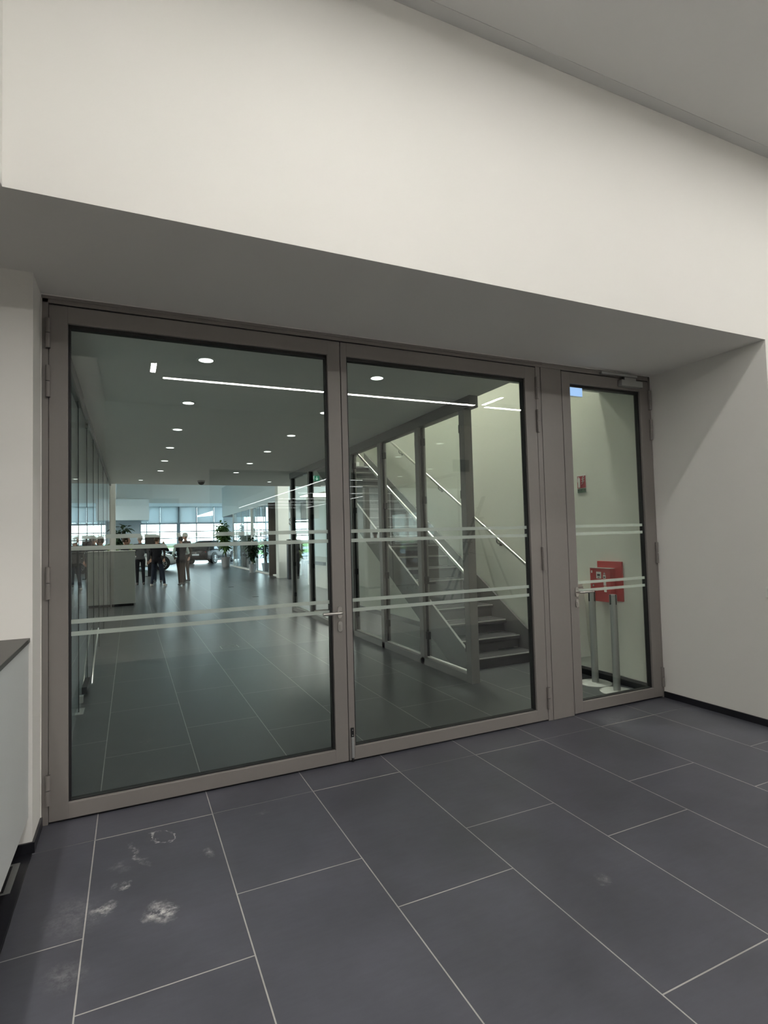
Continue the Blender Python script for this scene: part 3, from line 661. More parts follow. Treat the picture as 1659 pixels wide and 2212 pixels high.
# ------------------------------------------------------------------ left glass partition of the corridor
t = thing('glass_partition', (-.17, 4, 0), 'frameless glass wall along the left of the corridor', 'partition')
B().box(-.205, -.135, .10, 2.45, 2.915, 3.029, .003).build('head_rail', M['dark_steel'], t)
B().box(-.195, -.145, 2.45, 11.2, 2.97, 3.029, .003).build('head_rail', M['dark_steel'], t)
ys = [.10, 1.20, 2.19, 3.31, 4.5, 5.75, 7.4, 9.2, 11.1]
for a, b_ in zip(ys, ys[1:]):
    g = B().box(-.176, -.164, a + .008, b_ - .008, .03, 2.95).build('glass_pane', M['part_glass'], t)
    B().box(-.179, -.161, b_ - .012, b_ + .006, .03, 2.95).build('edge_seal', M['gasket'], g)
t = thing('door_header', (-.3, 2.45, 2.9), 'dark header rail crossing above the pivot door at the left', 'rail')
B().box(-.95, -.135, 2.43, 2.48, 2.915, 2.968, .002).build('header', M['dark_steel'], t)
B().box(-.21, -.15, 3.28, 3.34, 2.90, 2.96, .002).box(-.40, -.15, 3.28, 3.32, 2.87, 2.93, .002).build('patch_fitting', M['dark_steel'], t)
t = thing('pivot_fitting', (-.2, 2.45, 0), 'steel pivot fitting and floor plate at the foot of the left glass wall', 'floor fitting')
B().box(-.30, -.145, 2.43, 2.47, .045, .115, .003).build('shoe', M['alu'], t)
B().box(-.33, -.13, 2.20, 2.42, .0, .004).build('floor_plate', M['alu'], t)
B().box(-.20, -.14, 2.85, 3.32, .03, .10, .002).build('rail_shoe', M['gasket'], t)
t = thing('curved_bar', (-.12, 4.3, 1.0), 'bright curved bar low on the left glass wall', 'handle')
B().tube([(-.12, 3.38, .012), (-.12, 3.6, .17), (-.12, 4.0, .30), (-.12, 4.5, .40), (-.125, 4.8, .43)], .008, 8).build('bar', M['steel'], t, smooth=True)  # thin curved bar along the left glass wall

# ------------------------------------------------------------------ reception
t = thing('reception_desk', (0, 12.1, 0), 'off white reception desk with black plinth where people wait', 'desk')
B().box(-.18, .38, 11.7, 12.6, .06, 1.36, .004).build('front_block', M['recep'], t)
B().box(-2.2, -.2, 11.9, 12.4, .05, 1.33, .004).build('side_block', M['recep'], t)
B().box(-.16, .34, 11.74, 12.5, 0, .06).box(-2.1, -.2, 11.95, 12.3, 0, .05).build('plinth', M['black_base'], t)
B().box(-2.22, .39, 11.68, 12.42, 1.36, 1.385, .003).build('worktop', M['recep'], t)
for x, lab in ((-.24, 'slim pale post in front of the reception desk, nearer the corridor'), (-.39, 'slim pale post in front of the reception desk, nearer the office')):
    t = thing('slim_post', (x, 11.45, 0), lab, 'post', 'slim posts before the reception desk')
    B().box(x - .035, x + .03, 11.42, 11.48, 0.02, 3.02, .003).build('post', M['recep'], t)
    B().box(x + .031, x + .042, 11.43, 11.47, .02, 3.02).build('dark_edge', M['gasket'], t)
def office_chair(x, y, rz, label):
    t = thing('office_chair', (x, y, 0), label, 'chair', 'office chairs')
    t2 = B()
    for k in range(5):
        q = rz + 2 * PI * k / 5
        t2.tube([(x, y, .12), (x + .3 * math.cos(q), y + .3 * math.sin(q), .07)], [.025, .016], 8)
    t2.build('star_base', M['dark_steel'], t)
    for k in range(5):
        q = rz + 2 * PI * k / 5
        B().ball((x + .3 * math.cos(q), y + .3 * math.sin(q), .03), .03, seg=10, rings=6).build('caster', M['gasket'], t)
    B().cyl((x, y, .12), (x, y, .44), .025, seg=12).build('gas_column', M['chrome'], t, smooth=True)
    B().box(x - .24, x + .24, y - .24, y + .24, .44, .53, .03).build('seat', M['black_cloth'], t)
    cx, cy = math.cos(rz), math.sin(rz); pts = []
    b = B()
    for k in range(-4, 5):
        s = k / 4 * .24; d = .27 - .06 * (k / 4) ** 2
        pts.append((x + cx * d - cy * s, y + cy * d + cx * s))
    b.prism([(p[0], p[1], .6) for p in pts] + [(p[0] + .05 * cx, p[1] + .05 * cy, .6) for p in pts[::-1]], (0, 0, .52))
    b.build('backrest', M['black_cloth'], t)
    B().tube([(x, y, .46), (x + .28 * cx, y + .28 * cy, .46), (x + .30 * cx, y + .30 * cy, .75)], .02, 8).build('back_support', M['dark_steel'], t)
office_chair(-.92, 11.0, PI / 2, 'black swivel chair behind the left glass wall')
office_chair(7.6, 17.6, 0, 'dark swivel chair beyond the far stair glazing')
t = thing('desk', (7.0, 17.2, 0), 'pale desk with dark modesty panel beyond the far stair glazing', 'desk')
B().box(6.45, 7.35, 16.9, 17.6, .70, .74, .004).build('desktop', M['paper'], t)
B().box(6.5, 6.53, 16.95, 17.55, 0, .70).build('leg_panel', M['bluegrey'], t)
B().box(7.27, 7.3, 16.95, 17.55, 0, .70).build('leg_panel', M['bluegrey'], t)
B().box(6.53, 7.27, 17.5, 17.52, .2, .70).build('modesty_panel', M['blackgloss'], t)
t = thing('display_panel', (6.05, 17.6, 0), 'tall black display stand beside the white pillar', 'display stand')
B().box(5.86, 6.03, 17.5, 17.75, 0, 1.56, .004).build('slim_tower', M['blackgloss'], t)
B().prism([(6.035, 17.55, 0), (6.30, 17.55, 0), (6.34, 17.55, .8), (6.54, 17.55, .88), (6.52, 17.55, 1.0), (6.36, 17.55, 1.15), (6.32, 17.55, 1.50), (6.15, 17.55, 1.57), (6.035, 17.55, 1.58)], (0, .12, 0)).build('wide_tower', M['blackgloss'], t)
B().box(5.885, 5.95, 17.496, 17.4995, 1.36, 1.39).build('print', M['grey_label'], t)
B().box(6.09, 6.12, 17.546, 17.5495, .10, .16).build('print', M['grey_label'], t)
t = thing('emblem', (6.62, 19.58, 2.0), 'round dark emblem on the pale blue panel', 'emblem')
b = B()
ring = [(6.62 + .17 * math.cos(2 * PI * k / 28), 19.575, 2.32 + .17 * math.sin(2 * PI * k / 28)) for k in range(29)]
b.tube(ring, .016, 6)
b.tube([(6.50, 19.575, 2.40), (6.58, 19.575, 2.22), (6.62, 19.575, 2.34), (6.66, 19.575, 2.22), (6.74, 19.575, 2.40)], .014, 6).tube([(6.55, 19.575, 2.44), (6.62, 19.575, 2.36), (6.69, 19.575, 2.44)], .014, 6)
b.build('ring', M['dark_steel'], t)
t = thing('info_stele', (1.13, 24.6, 0), 'dark display board standing behind the group of visitors', 'display board')
B().box(.88, 1.38, 24.55, 24.63, 1.2, 1.96, .01).build('screen', M['darkbrown'], t)
B().box(1.0, 1.26, 24.55, 24.65, .02, 1.2, .005).build('stand', M['blackgloss'], t)
B().box(.9, 1.36, 24.4, 24.8, 0, .02).build('foot', M['blackgloss'], t)
# cabinet inside the glazed office
t = thing('cabinet', (7.0, 28.5, 0), 'dark brown display cabinet inside the glazed office', 'cabinet')
B().box(6.3, 6.75, 27.4, 30.4, .0, 1.85).build('carcass', M['darkbrown'], t)
B().box(6.25, 6.299, 27.5, 28.4, 1.0, 1.03).box(6.25, 6.299, 27.5, 28.4, 1.35, 1.38).build('shelf', M['paper'], t)
B().box(6.27, 6.299, 28.5, 29.6, .1, .62).build('drawer_front', M['brown'], t)
B().box(6.27, 6.299, 27.5, 30.2, 1.62, 1.76).build('top_panel', M['brown'], t)
t = thing('curtain', (10.9, 25, 0), 'bright pleated blind inside the glazed office', 'blind')
b = B()
for k in range(26):
    y = 20.5 + k * .3; b.box(10.72, 10.76, y, y + .285, 2.3, 3.18)
b.build('pleats', M['paper'], t)
# floor boxes
for i, (x, y, lab) in enumerate(((3.36, 15.6, 'small dark floor outlet farther from the stairs'), (3.41, 11.8, 'small dark floor outlet nearer the stairs'))):
    tag(B().box(x - .08, x + .08, y - .05, y + .05, 0, .003).build('floor_outlet', M['gasket'], origin=(x, y, 0)), lab, 'floor outlet', 'floor outlets in the corridor')
t = thing('floor_box', (1.6, 4.77, 0), 'flush floor box with pale metal edge in the corridor', 'floor outlet')
B().box(1.47, 1.72, 4.87, 4.882, 0, .002).box(1.47, 1.482, 4.66, 4.88, 0, .002).box(1.708, 1.72, 4.66, 4.88, 0, .002).build('rim', M['alu'], t)
B().box(1.66, 1.72, 4.78, 4.80, 0, .004).build('lift_tab', M['alu'], t)

# ------------------------------------------------------------------ stepladder behind the viewer (mirrored in the right leaf)
t = thing('stepladder', (7.9, -7.5, 0), 'aluminium stepladder mirrored in front of the stairs', 'stepladder')
ap = (7.95, -7.5, 1.95)
for yy, xo in ((-7.25, 0), (-7.75, .1)):
    B().tube([(6.95 + xo, yy, 0), (8.12 + xo * .5, yy * .3 - 7.5 * .7, 2.48)], .026, 8).build('rail', M['gasket'], t)
    B().tube([(8.74 - xo, yy, 0), (7.98 - xo * .5, yy * .3 - 7.5 * .7, 1.97)], .026, 8).build('rail', M['gasket'], t)
for k in range(1, 9):
    s = k / 9; hw = .25 * (1 - s) + .075 * s
    x = 7.0 + (8.14 - 7.0) * s; z = 2.48 * s
    B().box(x - .04, x + .04, -7.5 - hw, -7.5 + hw, z - .012, z + .012).build('rung', M['gasket'], t)
B().box(7.88, 8.06, -7.62, -7.38, 1.94, 1.98).build('platform', M['gasket'], t)
B().tube([(7.55, -7.4, 1.15), (8.3, -7.4, 1.0)], .006, 6).build('stay', M['gasket'], t)
tag(B().box(8.22, 8.72, YB + .001, YB + .06, 3.28, 3.60).build('wall_box', M['blackgloss'], origin=(8.47, YB, 3.28)), 'small black box mirrored on the first stair post', 'box')

# ------------------------------------------------------------------ plants
def plant(x, y, h, rad, potr, poth, label, lm, nleaf, seed, trunk=True, ls=.11, lean=(0, 0)):
    rnd = random.Random(seed)
    t = thing('potted_plant', (x, y, 0), label, 'plant', 'potted plants in the showroom')
    B().lathe((x, y, 0), [(potr * .72, 0), (potr * .98, poth * .97), (potr, poth), (potr * .92, poth), (potr * .9, poth - .04)], 28).build('pot', M['pot'], t, smooth=True)
    B().lathe((x, y, poth - .05), [(potr * .88, 0), (potr * .88, .012)], 20).build('soil', M['soil'], t)
    b = B(); tips = []
    for k in range(7):
        q = rnd.uniform(0, 2 * PI); rr = rad * rnd.uniform(.1, .8); hh = poth + (h - poth) * rnd.uniform(.45, .97)
        p0 = Vector((x + rnd.uniform(-.05, .05), y + rnd.uniform(-.05, .05), poth - .05)); p2 = Vector((x + rr * math.cos(q) + lean[0], y + rr * math.sin(q) + lean[1], hh)); p1 = (p0 + p2) / 2 + Vector((0, 0, .15 * h))
        p1.x = p0.x * .65 + p2.x * .35; p1.y = p0.y * .65 + p2.y * .35
        b.tube([p0, p1, p2], [.016, .011, .005], 6); tips.append((p0, p1, p2))
    b.build('stems', M['stem'], t)
    b = B()
    for k in range(nleaf):
        p0, p1, p2 = tips[k % 7]; s = rnd.uniform(.25, 1.05)
        c = p0 * (1 - s) ** 2 + p1 * 2 * s * (1 - s) + p2 * s * s if s < 1 else p2
        d = Vector((rnd.uniform(-1, 1), rnd.uniform(-1, 1), rnd.uniform(-.5, .7))).normalized()
        L = ls * rnd.uniform(.7, 1.5); wv = d.cross(Vector((0, 0, 1)))
        if wv.length < .1: wv = Vector((1, 0, 0))
        wv = wv.normalized() * L * .28; o = c + d * rnd.uniform(0, rad * .45)
        up = Vector((0, 0, -.18 * L))
        v = [o, o + d * L * .35 + wv, o + d * L * .75 + wv * .8 + up, o + d * L * 1.1 + up * 2.2, o + d * L * .75 - wv * .8 + up, o + d * L * .35 - wv]
        vs = [b.bm.verts.new(q) for q in v]
        b.bm.faces.new((vs[0], vs[1], vs[2], vs[3])); b.bm.faces.new((vs[0], vs[3], vs[4], vs[5]))
    b.build('foliage', lm, t)
    return t
plant(5.45, 30.4, 2.75, .55, .30, .60, 'large green shrub in a grey planter beside the black car', M['leaf'], 800, 3, ls=.19, lean=(-.3, 0))
plant(5.64, 23.4, 1.75, .42, .19, .40, 'smaller dark potted plant in front of the office glazing', M['leafd'], 380, 5, ls=.16)
plant(6.45, 24.2, 2.3, .35, .2, .4, 'slender potted plant behind the office glass', M['leafd'], 260, 8, ls=.13)
plant(-.45, 27.0, 2.45, .5, .25, .5, 'dark leafy plant behind the reception desk', M['leafd'], 420, 11, ls=.24, lean=(.1, 0))
plant(.1, 20.6, 1.6, .3, .2, .45, 'yellow green plant behind the waiting visitors', M['leaf2'], 400, 13, ls=.2)
plant(7.75, 18.7, 1.95, .35, .2, .5, 'yellow green plant beyond the far stair glazing', M['leaf2'], 400, 17, ls=.22)

# ------------------------------------------------------------------ cars
def car(loc, ang, paint, label, L=4.75, W=1.9, H=1.62, plate_end=True):
    """local +x = front; built at the origin, then turned and placed"""
    t = thing('car', (0, 0, 0), label, 'car')
    hw = W / 2
    # body: stations (x, low z, belt z, half width, crown z)
    S = [(-L / 2, .45, .80, hw * .72, .86), (-L / 2 + .10, .30, .92, hw * .90, 1.00), (-L / 2 + .45, .24, .98, hw * .98, 1.06), (-L / 2 + 1.1, .22, .98, hw, 1.05), (0, .22, .97, hw, 1.03),
         (L / 2 - 1.6, .22, .95, hw, 1.02), (L / 2 - .9, .24, .90, hw * .98, .98), (L / 2 - .35, .27, .80, hw * .92, .86), (L / 2 - .06, .34, .68, hw * .80, .72), (L / 2, .42, .60, hw * .66, .62)]
    b = B(); rings = []
    for x, z0, zb, h_, zc in S:
        half = [(0, z0), (h_ * .80, z0), (h_ * .97, z0 + .10), (h_ * 1.0, z0 + .32), (h_ * .97, zb - .06), (h_ * .90, zb + .02), (h_ * .55, zc), (0, zc + .01)]
        ring = [(x, yy, zz) for yy, zz in half] + [(x, -yy, zz) for yy, zz in half[-2:0:-1]]
        rings.append([b.bm.verts.new(p) for p in ring])
    for A, C in zip(rings, rings[1:]):
        n = len(A)
        for k in range(n): b.bm.faces.new((A[k], A[(k + 1) % n], C[(k + 1) % n], C[k]))
    b.bm.faces.new(rings[0][::-1]); b.bm.faces.new(rings[-1])
    body = b.build('body', paint, t, smooth=True)
    # greenhouse
    G_ = [(-L / 2 + .22, 1.00, hw * .80, 1.02), (-L / 2 + .75, 1.02, hw * .84, H - .12), (-L / 2 + 1.25, 1.02, hw * .85, H - .01), (-.1, 1.0, hw * .86, H), (.35, 1.0, hw * .86, H - .04), (L / 2 - 1.25, .98, hw * .84, 1.02)]
    b = B(); rings = []; roof = B(); rr = []
    for x, z0, h_, zt in G_:
        top = h_ * (.72 if zt > 1.2 else .96)
        ring = [(x, h_, z0), (x, top, max(zt - .05, z0 + .004)), (x, top * .7, zt), (x, -top * .7, zt), (x, -top, max(zt - .05, z0 + .004)), (x, -h_, z0)]
        rings.append([b.bm.verts.new(p) for p in ring])
        if zt > 1.3: rr.append([roof.bm.verts.new((x, top * 1.01, zt - .045)), roof.bm.verts.new((x, top * .7, zt + .012)), roof.bm.verts.new((x, -top * .7, zt + .012)), roof.bm.verts.new((x, -top * 1.01, zt - .045))])
    for A, C in zip(rings, rings[1:]):
        for k in range(5): b.bm.faces.new((A[k], A[k + 1], C[k + 1], C[k]))
    b.bm.faces.new(rings[0]); b.bm.faces.new(rings[-1][::-1])
    b.build('windows', M['car_glass'], t, smooth=True)
    for A, C in zip(rr, rr[1:]):
        for k in range(3): roof.bm.faces.new((A[k], A[k + 1], C[k + 1], C[k]))
    rf = roof.build('roof', paint, t, smooth=True)
    md = rf.modifiers.new('thickness', 'SOLIDIFY'); md.thickness = .02
    pb = B()
    for s in (1, -1):
        for (xa, za, xb, zb) in ((.42, H - .06, L / 2 - 1.25, 1.0), (-.35, H - .04, -.3, 1.0), (-L / 2 + .8, H - .13, -L / 2 + .25, 1.03)):
            wa, wb2 = hw * .625, hw * .86
            pb.tube([(xa, s * wa, za), (xb, s * wb2, zb)], .022, 6)
    pb.build('pillars', paint, t)
    for x in (-L / 2 + .95, L / 2 - .92):
        for s in (1, -1):
            y0, y1 = s * (hw - .20), s * (hw + .012)
            wl = B().cyl((x, y0, .355), (x, y1, .355), .355, seg=32)
            wh = wl.build('wheel', M['tyre'], t, smooth=True)
            B().cyl((x, s * (hw - .10), .40), (x, s * (hw + .004), .40), .43, seg=32).build('wheel_arch', M['gasket'], t, smooth=True)
            rb = B()
            ro = [(x + .235 * math.cos(2 * PI * k / 24), s * (hw + .016), .355 + .235 * math.sin(2 * PI * k / 24)) for k in range(25)]
            rb.tube(ro, .018, 6)
            for k in range(10):
                q = 2 * PI * k / 10
                rb.tube([(x + .04 * math.cos(q), s * (hw + .02), .355 + .04 * math.sin(q)), (x + .23 * math.cos(q + .12), s * (hw + .016), .355 + .23 * math.sin(q + .12))], [.022, .014], 6)
            rb.ball((x, s * (hw + .016), .355), .05, .02, .05, 10, 6)
            rb.build('rim', M['rim'], wh, smooth=True)
    xr = -L / 2
    B().box(xr - .012, xr + .06, -.26, .26, .60, .71).build('number_plate', M['plate'], t)
    B().box(xr - .006, xr + .06, -.42, .42, .845, .868).build('chrome_strip', M['chrome'], t)
    B().box(xr + .035, xr + .16, .40, .74, .80, .87).box(xr + .035, xr + .16, -.74, -.40, .80, .87).build('tail_light', M['lamp_red'], t)
    B().box(L / 2 - .30, L / 2 - .10, .50, .80, .64, .74).box(L / 2 - .30, L / 2 - .10, -.80, -.50, .64, .74).build('headlight', M['chrome'], t)
    for s in (1, -1):
        B().box(L / 2 - 1.75, L / 2 - 1.58, min(s * hw, s * (hw + .16)), max(s * hw, s * (hw + .16)), 1.0, 1.11, .02).build('mirror', paint, t)
        B().box(-1.4, 1.3, s * hw - .012, s * hw + .006, .30, .325).build('sill_trim', M['chrome'], t)
        B().box(-.62, -.42, min(s * (hw - .02), s * (hw + .02)), max(s * (hw - .02), s * (hw + .02)), .84, .865).box(.45, .65, min(s * (hw - .02), s * (hw + .02)), max(s * (hw - .02), s * (hw + .02)), .84, .865).build('door_handle', M['chrome'], t)
    t.location = loc; t.rotation_euler = (0, 0, ang)
    return t
ang = math.atan2(.82, .57)
# rear axle centre near (4.9, 37.35)
car((4.9 + .57 * 1.42, 37.35 + .82 * 1.42, 0), ang, M['black_paint'], 'black coupe like car with white number plate in the far showroom')
car((0.35, 30.9, 0), .10, M['white_paint'], 'white car standing behind the group of visitors', H=1.5)
car((1.6, 42.6, 0), .02, M['white_paint'], 'white car by the far windows behind the white one', H=1.45)
car((9.0, 25.0, 0), 1.45, M['grey_paint'], 'silver car seen through the glazed office', H=1.6)
car((-1.2, 33.2, 0), .2, M['black_paint'], 'dark car behind the reception desk', H=1.75)

# ------------------------------------------------------------------ people
def person(loc, face, label, mats, hair, J=None, scale=1.0, look=0.0, cut=None):
    """one continuous remeshed figure; local +y is the way the figure faces"""
    P = dict(pel=(0, 0, .96), spi=(0, 0, 1.14), che=(0, .01, 1.33), nek=(0, .0, 1.475), hed=(0, .025, 1.60),
             shL=(-.175, 0, 1.41), elL=(-.235, -.03, 1.13), wrL=(-.24, .05, .90), shR=(.175, 0, 1.41), elR=(.235, -.03, 1.13), wrR=(.24, .05, .90),
             hiL=(-.09, 0, .90), knL=(-.10, .02, .50), anL=(-.105, -.02, .085), hiR=(.09, 0, .90), knR=(.10, .02, .50), anR=(.105, -.02, .085))
    P.update(J or {})
    P = {k: Vector(v) for k, v in P.items()}
    b = B(); bones = []
    def bone(a, c_, ra, rc, lab, flat=None):
        a = Vector(a); c_ = Vector(c_); n = 5; pts = [a.lerp(c_, i / n) for i in range(n + 1)]
        d = (c_ - a); b.tube(pts, [ra + (rc - ra) * i / n for i in range(n + 1)], 14)
        b.ball(a, ra, seg=14, rings=8); b.ball(c_, rc, seg=14, rings=8)
        bones.append((a, c_, ra, rc, lab))
    def slab(c_, rx, ry, rz, lab):
        b.ball(c_, rx, ry, rz, 18, 12); bones.append((Vector(c_), Vector(c_) + Vector((0, 0, .001)), max(rx, ry), max(rx, ry), lab))
    slab(P['pel'], .165, .115, .12, 'leg'); slab(P['spi'], .155, .11, .16, 'top'); slab(P['che'], .185, .118, .17, 'top')
    bone(P['pel'], P['che'], .115, .12, 'top')
    bone(P['shL'], P['shR'], .075, .075, 'top'); bone(P['che'], P['nek'], .08, .055, 'top'); bone(P['nek'], P['hed'], .055, .05, 'skin')
    # head with face, nose, ears
    H_ = P['hed'] + Vector((0, .01, .065)); cl_, sl_ = math.cos(look), math.sin(look)
    fw = Vector((-sl_, cl_, 0)); sd = Vector((cl_, sl_, 0))
    slab(H_, .078, .098, .12, 'head'); b.ball(H_ + fw * .045 + Vector((0, 0, -.06)), .052, .052, .06, 12, 8)
    b.ball(H_ + fw * .100 + Vector((0, 0, -.015)), .015, .02, .026, 8, 6)
    for s in (1, -1): b.ball(H_ + sd * (s * .08) + Vector((0, 0, -.01)), .012, .02, .032, 8, 6)
    b.ball(H_ + fw * .088 + Vector((0, 0, -.055)), .024, .014, .010, 8, 6)
    for S_ in 'LR':
        s = -1 if S_ == 'L' else 1
        bone(P['sh' + S_], P['el' + S_], .062, .048, 'sleeve'); bone(P['el' + S_], P['wr' + S_], .046, .032, 'sleeve2')
        d = (P['wr' + S_] - P['el' + S_]).normalized(); wr = P['wr' + S_]
        side = d.cross(Vector((0, 1, 0)));
        if side.length < .2: side = d.cross(Vector((1, 0, 0)))
        side.normalize(); pn = side.cross(d).normalized()
        pe = wr + d * .085
        bone(wr, pe, .030, .034, 'skin')
        for k, ln in enumerate((.062, .072, .068, .052)):
            o = pe + side * ((k - 1.5) * .020); m1 = o + d * ln * .55 + pn * .008; m2 = o + d * ln * .95 + pn * .035
            bone(o, m1, .0105, .0098, 'skin'); bone(m1, m2, .0098, .0085, 'skin')
        o = wr + d * .03 + side * .028; m1 = o + side * .028 + d * .03; m2 = m1 + d * .035 + pn * .015
        bone(o, m1, .0125, .011, 'skin'); bone(m1, m2, .011, .0095, 'skin')
        bone(P['hi' + S_], P['kn' + S_], .088, .062, 'leg'); bone(P['kn' + S_], P['an' + S_], .062, .048, 'leg')
        an = P['an' + S_]
        f0 = Vector((an.x, an.y - .03, .045)); f1 = Vector((an.x + s * .02, an.y + .17, .036))
        if an.z > .12: f0.z += an.z - .09; f1.z = .036
        bone(an, f0, .05, .043, 'shoe'); bone(f0, f1, .043, .034, 'shoe')
    me0 = bpy.data.meshes.new('tmp'); bmesh.ops.recalc_face_normals(b.bm, faces=b.bm.faces[:]); b.bm.to_mesh(me0); b.bm.free()
    o = bpy.data.objects.new('tmp', me0); COL.objects.link(o)
    md = o.modifiers.new('r', 'REMESH'); md.mode = 'VOXEL'; md.voxel_size = .0145
    ms = o.modifiers.new('s', 'SMOOTH'); ms.iterations = 4; ms.factor = .5
    dg = bpy.context.evaluated_depsgraph_get()
    me = bpy.data.meshes.new_from_object(o.evaluated_get(dg)); bpy.data.objects.remove(o)
    me.materials.clear()
    keys = ['top', 'leg', 'skin', 'head', 'shoe', 'sleeve', 'sleeve2']
    for k in keys: me.materials.append(mats.get(k, mats['top'] if k in ('sleeve',) else mats.get('sleeve', mats['top']) if k == 'sleeve2' else M['skin']))
    hem = mats.get('hem', .86)
    zl = P['pel'].z
    for p in me.polygons:
        c_ = p.center; best = None; bl = None
        for a, e, ra, rc, lab in bones:
            ab = e - a; q = max(0, min(1, (c_ - a).dot(ab) / max(ab.length_squared, 1e-9)))
            dd = (c_ - a - ab * q).length - (ra + (rc - ra) * q)
            if best is None or dd < best: best, bl = dd, lab
        if bl == 'leg' and c_.z > hem: bl = 'top'
        if bl == 'top' and c_.z < hem: bl = 'leg'
        p.material_index = keys.index(bl); p.use_smooth = True
    t = bpy.data.objects.new('person', me); COL.objects.link(t)
    t.location = loc; t.rotation_euler = (0, 0, face); t.scale = (scale,) * 3
    tag(t, label, 'person', 'visitors in the showroom')
    # hair: a cap over the back and top of the skull
    hb = bmesh.new(); bmesh.ops.create_uvsphere(hb, u_segments=20, v_segments=14, radius=1)
    for v in list(hb.verts):
        q = v.co.copy(); wq = sd * (q.x * .086) + fw * (q.y * .106) + Vector((0, 0, q.z * .126))
        v.co = H_ + wq + Vector((0, 0, .006)) - fw * .006
    kill = [f for f in hb.faces if (f.calc_center_median() - H_).dot(fw) > .045 + .0 * 1 and (f.calc_center_median() - H_).z < .07 or (f.calc_center_median() - H_).z < -.05]
    bmesh.ops.delete(hb, geom=kill, context='FACES')
    hm = bpy.data.meshes.new('hair'); hb.to_mesh(hm); hb.free(); hm.materials.append(hair)
    for p in hm.polygons: p.use_smooth = True
    ho = bpy.data.objects.new('hair', hm); COL.objects.link(ho); ho.parent = t
    sm = ho.modifiers.new('thickness', 'SOLIDIFY'); sm.thickness = .006
    return t
person((.60, 18.9, 0), .15, 'person in charcoal knit top and black trousers standing nearest the reception desk', dict(top=M['knit'], leg=M['black_cloth'], shoe=M['shoe'], hem=.93), M['hair_grey'],
       dict(wrR=(.26, .02, .86), elR=(.26, -.02, 1.12), elL=(-.25, .0, 1.12), wrL=(-.14, .16, 1.08)), 1.04, .3)
person((1.13, 17.8, 0), -.35, 'person in black jacket and dark jeans raising a hand to the face', dict(top=M['black_cloth'], leg=M['navy'], shoe=M['trainer'], hem=.80), M['hair_blond'],
       dict(elR=(.36, .10, 1.28), wrR=(.20, .22, 1.50), elL=(-.22, .08, 1.14), wrL=(-.10, .24, 1.05), hiR=(.10, .0, .90), knR=(.20, .02, .50), anR=(.27, -.04, .085), knL=(-.14, .03, .50), anL=(-.19, -.0, .085)), 1.0, -.5)
person((1.93, 17.6, 0), .1, 'person in dark waistcoat with pale green sleeves seen from behind', dict(top=M['black_cloth'], sleeve=M['shirt'], sleeve2=M['shirt'], leg=M['brown_cloth'], shoe=M['shoe'], hem=.80), M['hair_dark'],
       dict(elL=(-.27, .02, 1.14), wrL=(-.20, .16, 1.02), elR=(.27, .06, 1.16), wrR=(.12, .22, 1.10), anL=(-.05, -.02, .085), anR=(.06, -.02, .085), knL=(-.06, .02, .5), knR=(.07, .02, .5)), 1.0, .2)
person((2.27, 19.6, 0), 2.2, 'taller person in dark brown clothes facing the one in the waistcoat', dict(top=M['brown_cloth'], leg=M['brown_cloth'], shoe=M['shoe'], hem=.84), M['hair_dark'],
       dict(wrR=(.10, .22, 1.12), elR=(.26, .02, 1.14)), 1.08, 0)
person((-.66, 13.4, 0), -.1, 'grey clothed person behind the left part of the reception desk', dict(top=M['grey_cloth'], leg=M['black_cloth'], shoe=M['shoe'], hem=.88), M['hair_dark'], {}, 1.02, .0)
person((.10, 13.6, 0), -1.9, 'person in dark top leaning behind the reception desk corner', dict(top=M['black_cloth'], sleeve=M['shirt'], leg=M['black_cloth'], shoe=M['shoe'], hem=.88), M['hair_blond'],
       dict(hed=(0, .06, 1.575), nek=(0, .03, 1.46)), 1.01, .2)
person((1.25, 19.9, 0), 2.9, 'person in dark clothes half hidden behind the one raising a hand', dict(top=M['brown_cloth'], leg=M['navy'], shoe=M['shoe'], hem=.84), M['hair_blond'], {}, 1.04, 0)

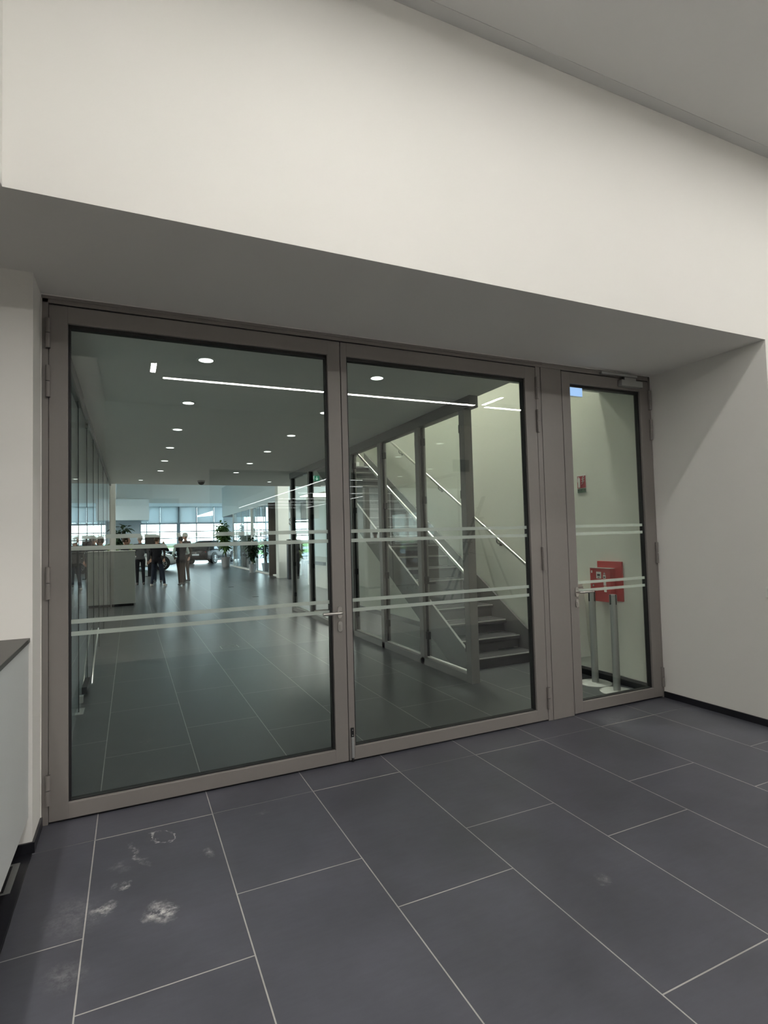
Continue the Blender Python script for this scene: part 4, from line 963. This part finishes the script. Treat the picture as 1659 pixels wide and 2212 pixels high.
for y in (-1.6, -2.6, -3.6):
    l = bpy.data.lights.new('alcove_spot', 'SPOT'); l.energy = 85; l.color = (1, .95, .88); l.spot_size = math.radians(95); l.spot_blend = .6; l.shadow_soft_size = .035
    o = bpy.data.objects.new('alcove_spot', l); COL.objects.link(o); o.location = (-.47, y, 3.015)
# ------------------------------------------------------------------ daylight, world, view
wd = bpy.data.worlds.new('sky'); SC.world = wd; wd.use_nodes = True
nt = wd.node_tree; nt.nodes.clear()
bg = nt.nodes.new('ShaderNodeBackground'); wo = nt.nodes.new('ShaderNodeOutputWorld')
tc = nt.nodes.new('ShaderNodeTexCoord'); sp = nt.nodes.new('ShaderNodeSeparateXYZ'); rp = nt.nodes.new('ShaderNodeValToRGB')
nt.links.new(tc.outputs['Generated'], sp.inputs[0]); nt.links.new(sp.outputs['Z'], rp.inputs['Fac'])
rp.color_ramp.elements[0].position = 0.0; rp.color_ramp.elements[0].color = (.80, .97, 1.0, 1)
rp.color_ramp.elements[1].position = .6; rp.color_ramp.elements[1].color = (.55, .80, 1.0, 1)
nt.links.new(rp.outputs['Color'], bg.inputs['Color']); bg.inputs['Strength'].default_value = 9.0
nt.links.new(bg.outputs['Background'], wo.inputs['Surface'])
def portal(loc, rot, sx, sy):
    l = bpy.data.lights.new('daylight_portal', 'AREA'); l.shape = 'RECTANGLE'; l.size = sx; l.size_y = sy; l.cycles.is_portal = True
    o = bpy.data.objects.new('daylight_portal', l); COL.objects.link(o); o.location = loc; o.rotation_euler = rot
portal((1.5, YW + .12, 2.25), (-PI / 2, 0, 0), 19, 4.5)
portal((XE + .13, 32, 1.95), (0, PI / 2, 0), 3.3, 25)

vs = SC.view_settings
vs.view_transform = 'Standard'; vs.look = 'None'; vs.exposure = 0.0; vs.gamma = 1.0; vs.use_curve_mapping = False
cy = SC.cycles
cy.use_denoising = True
cy.max_bounces = 8; cy.diffuse_bounces = 4; cy.glossy_bounces = 4; cy.transparent_max_bounces = 32; cy.transmission_bounces = 4
cy.caustics_reflective = True; cy.blur_glossy = .6; cy.caustics_refractive = False
cy.sample_clamp_indirect = 6.0
cy.use_light_tree = True; cy.use_adaptive_sampling = True; cy.adaptive_threshold = .025; cy.adaptive_min_samples = 24
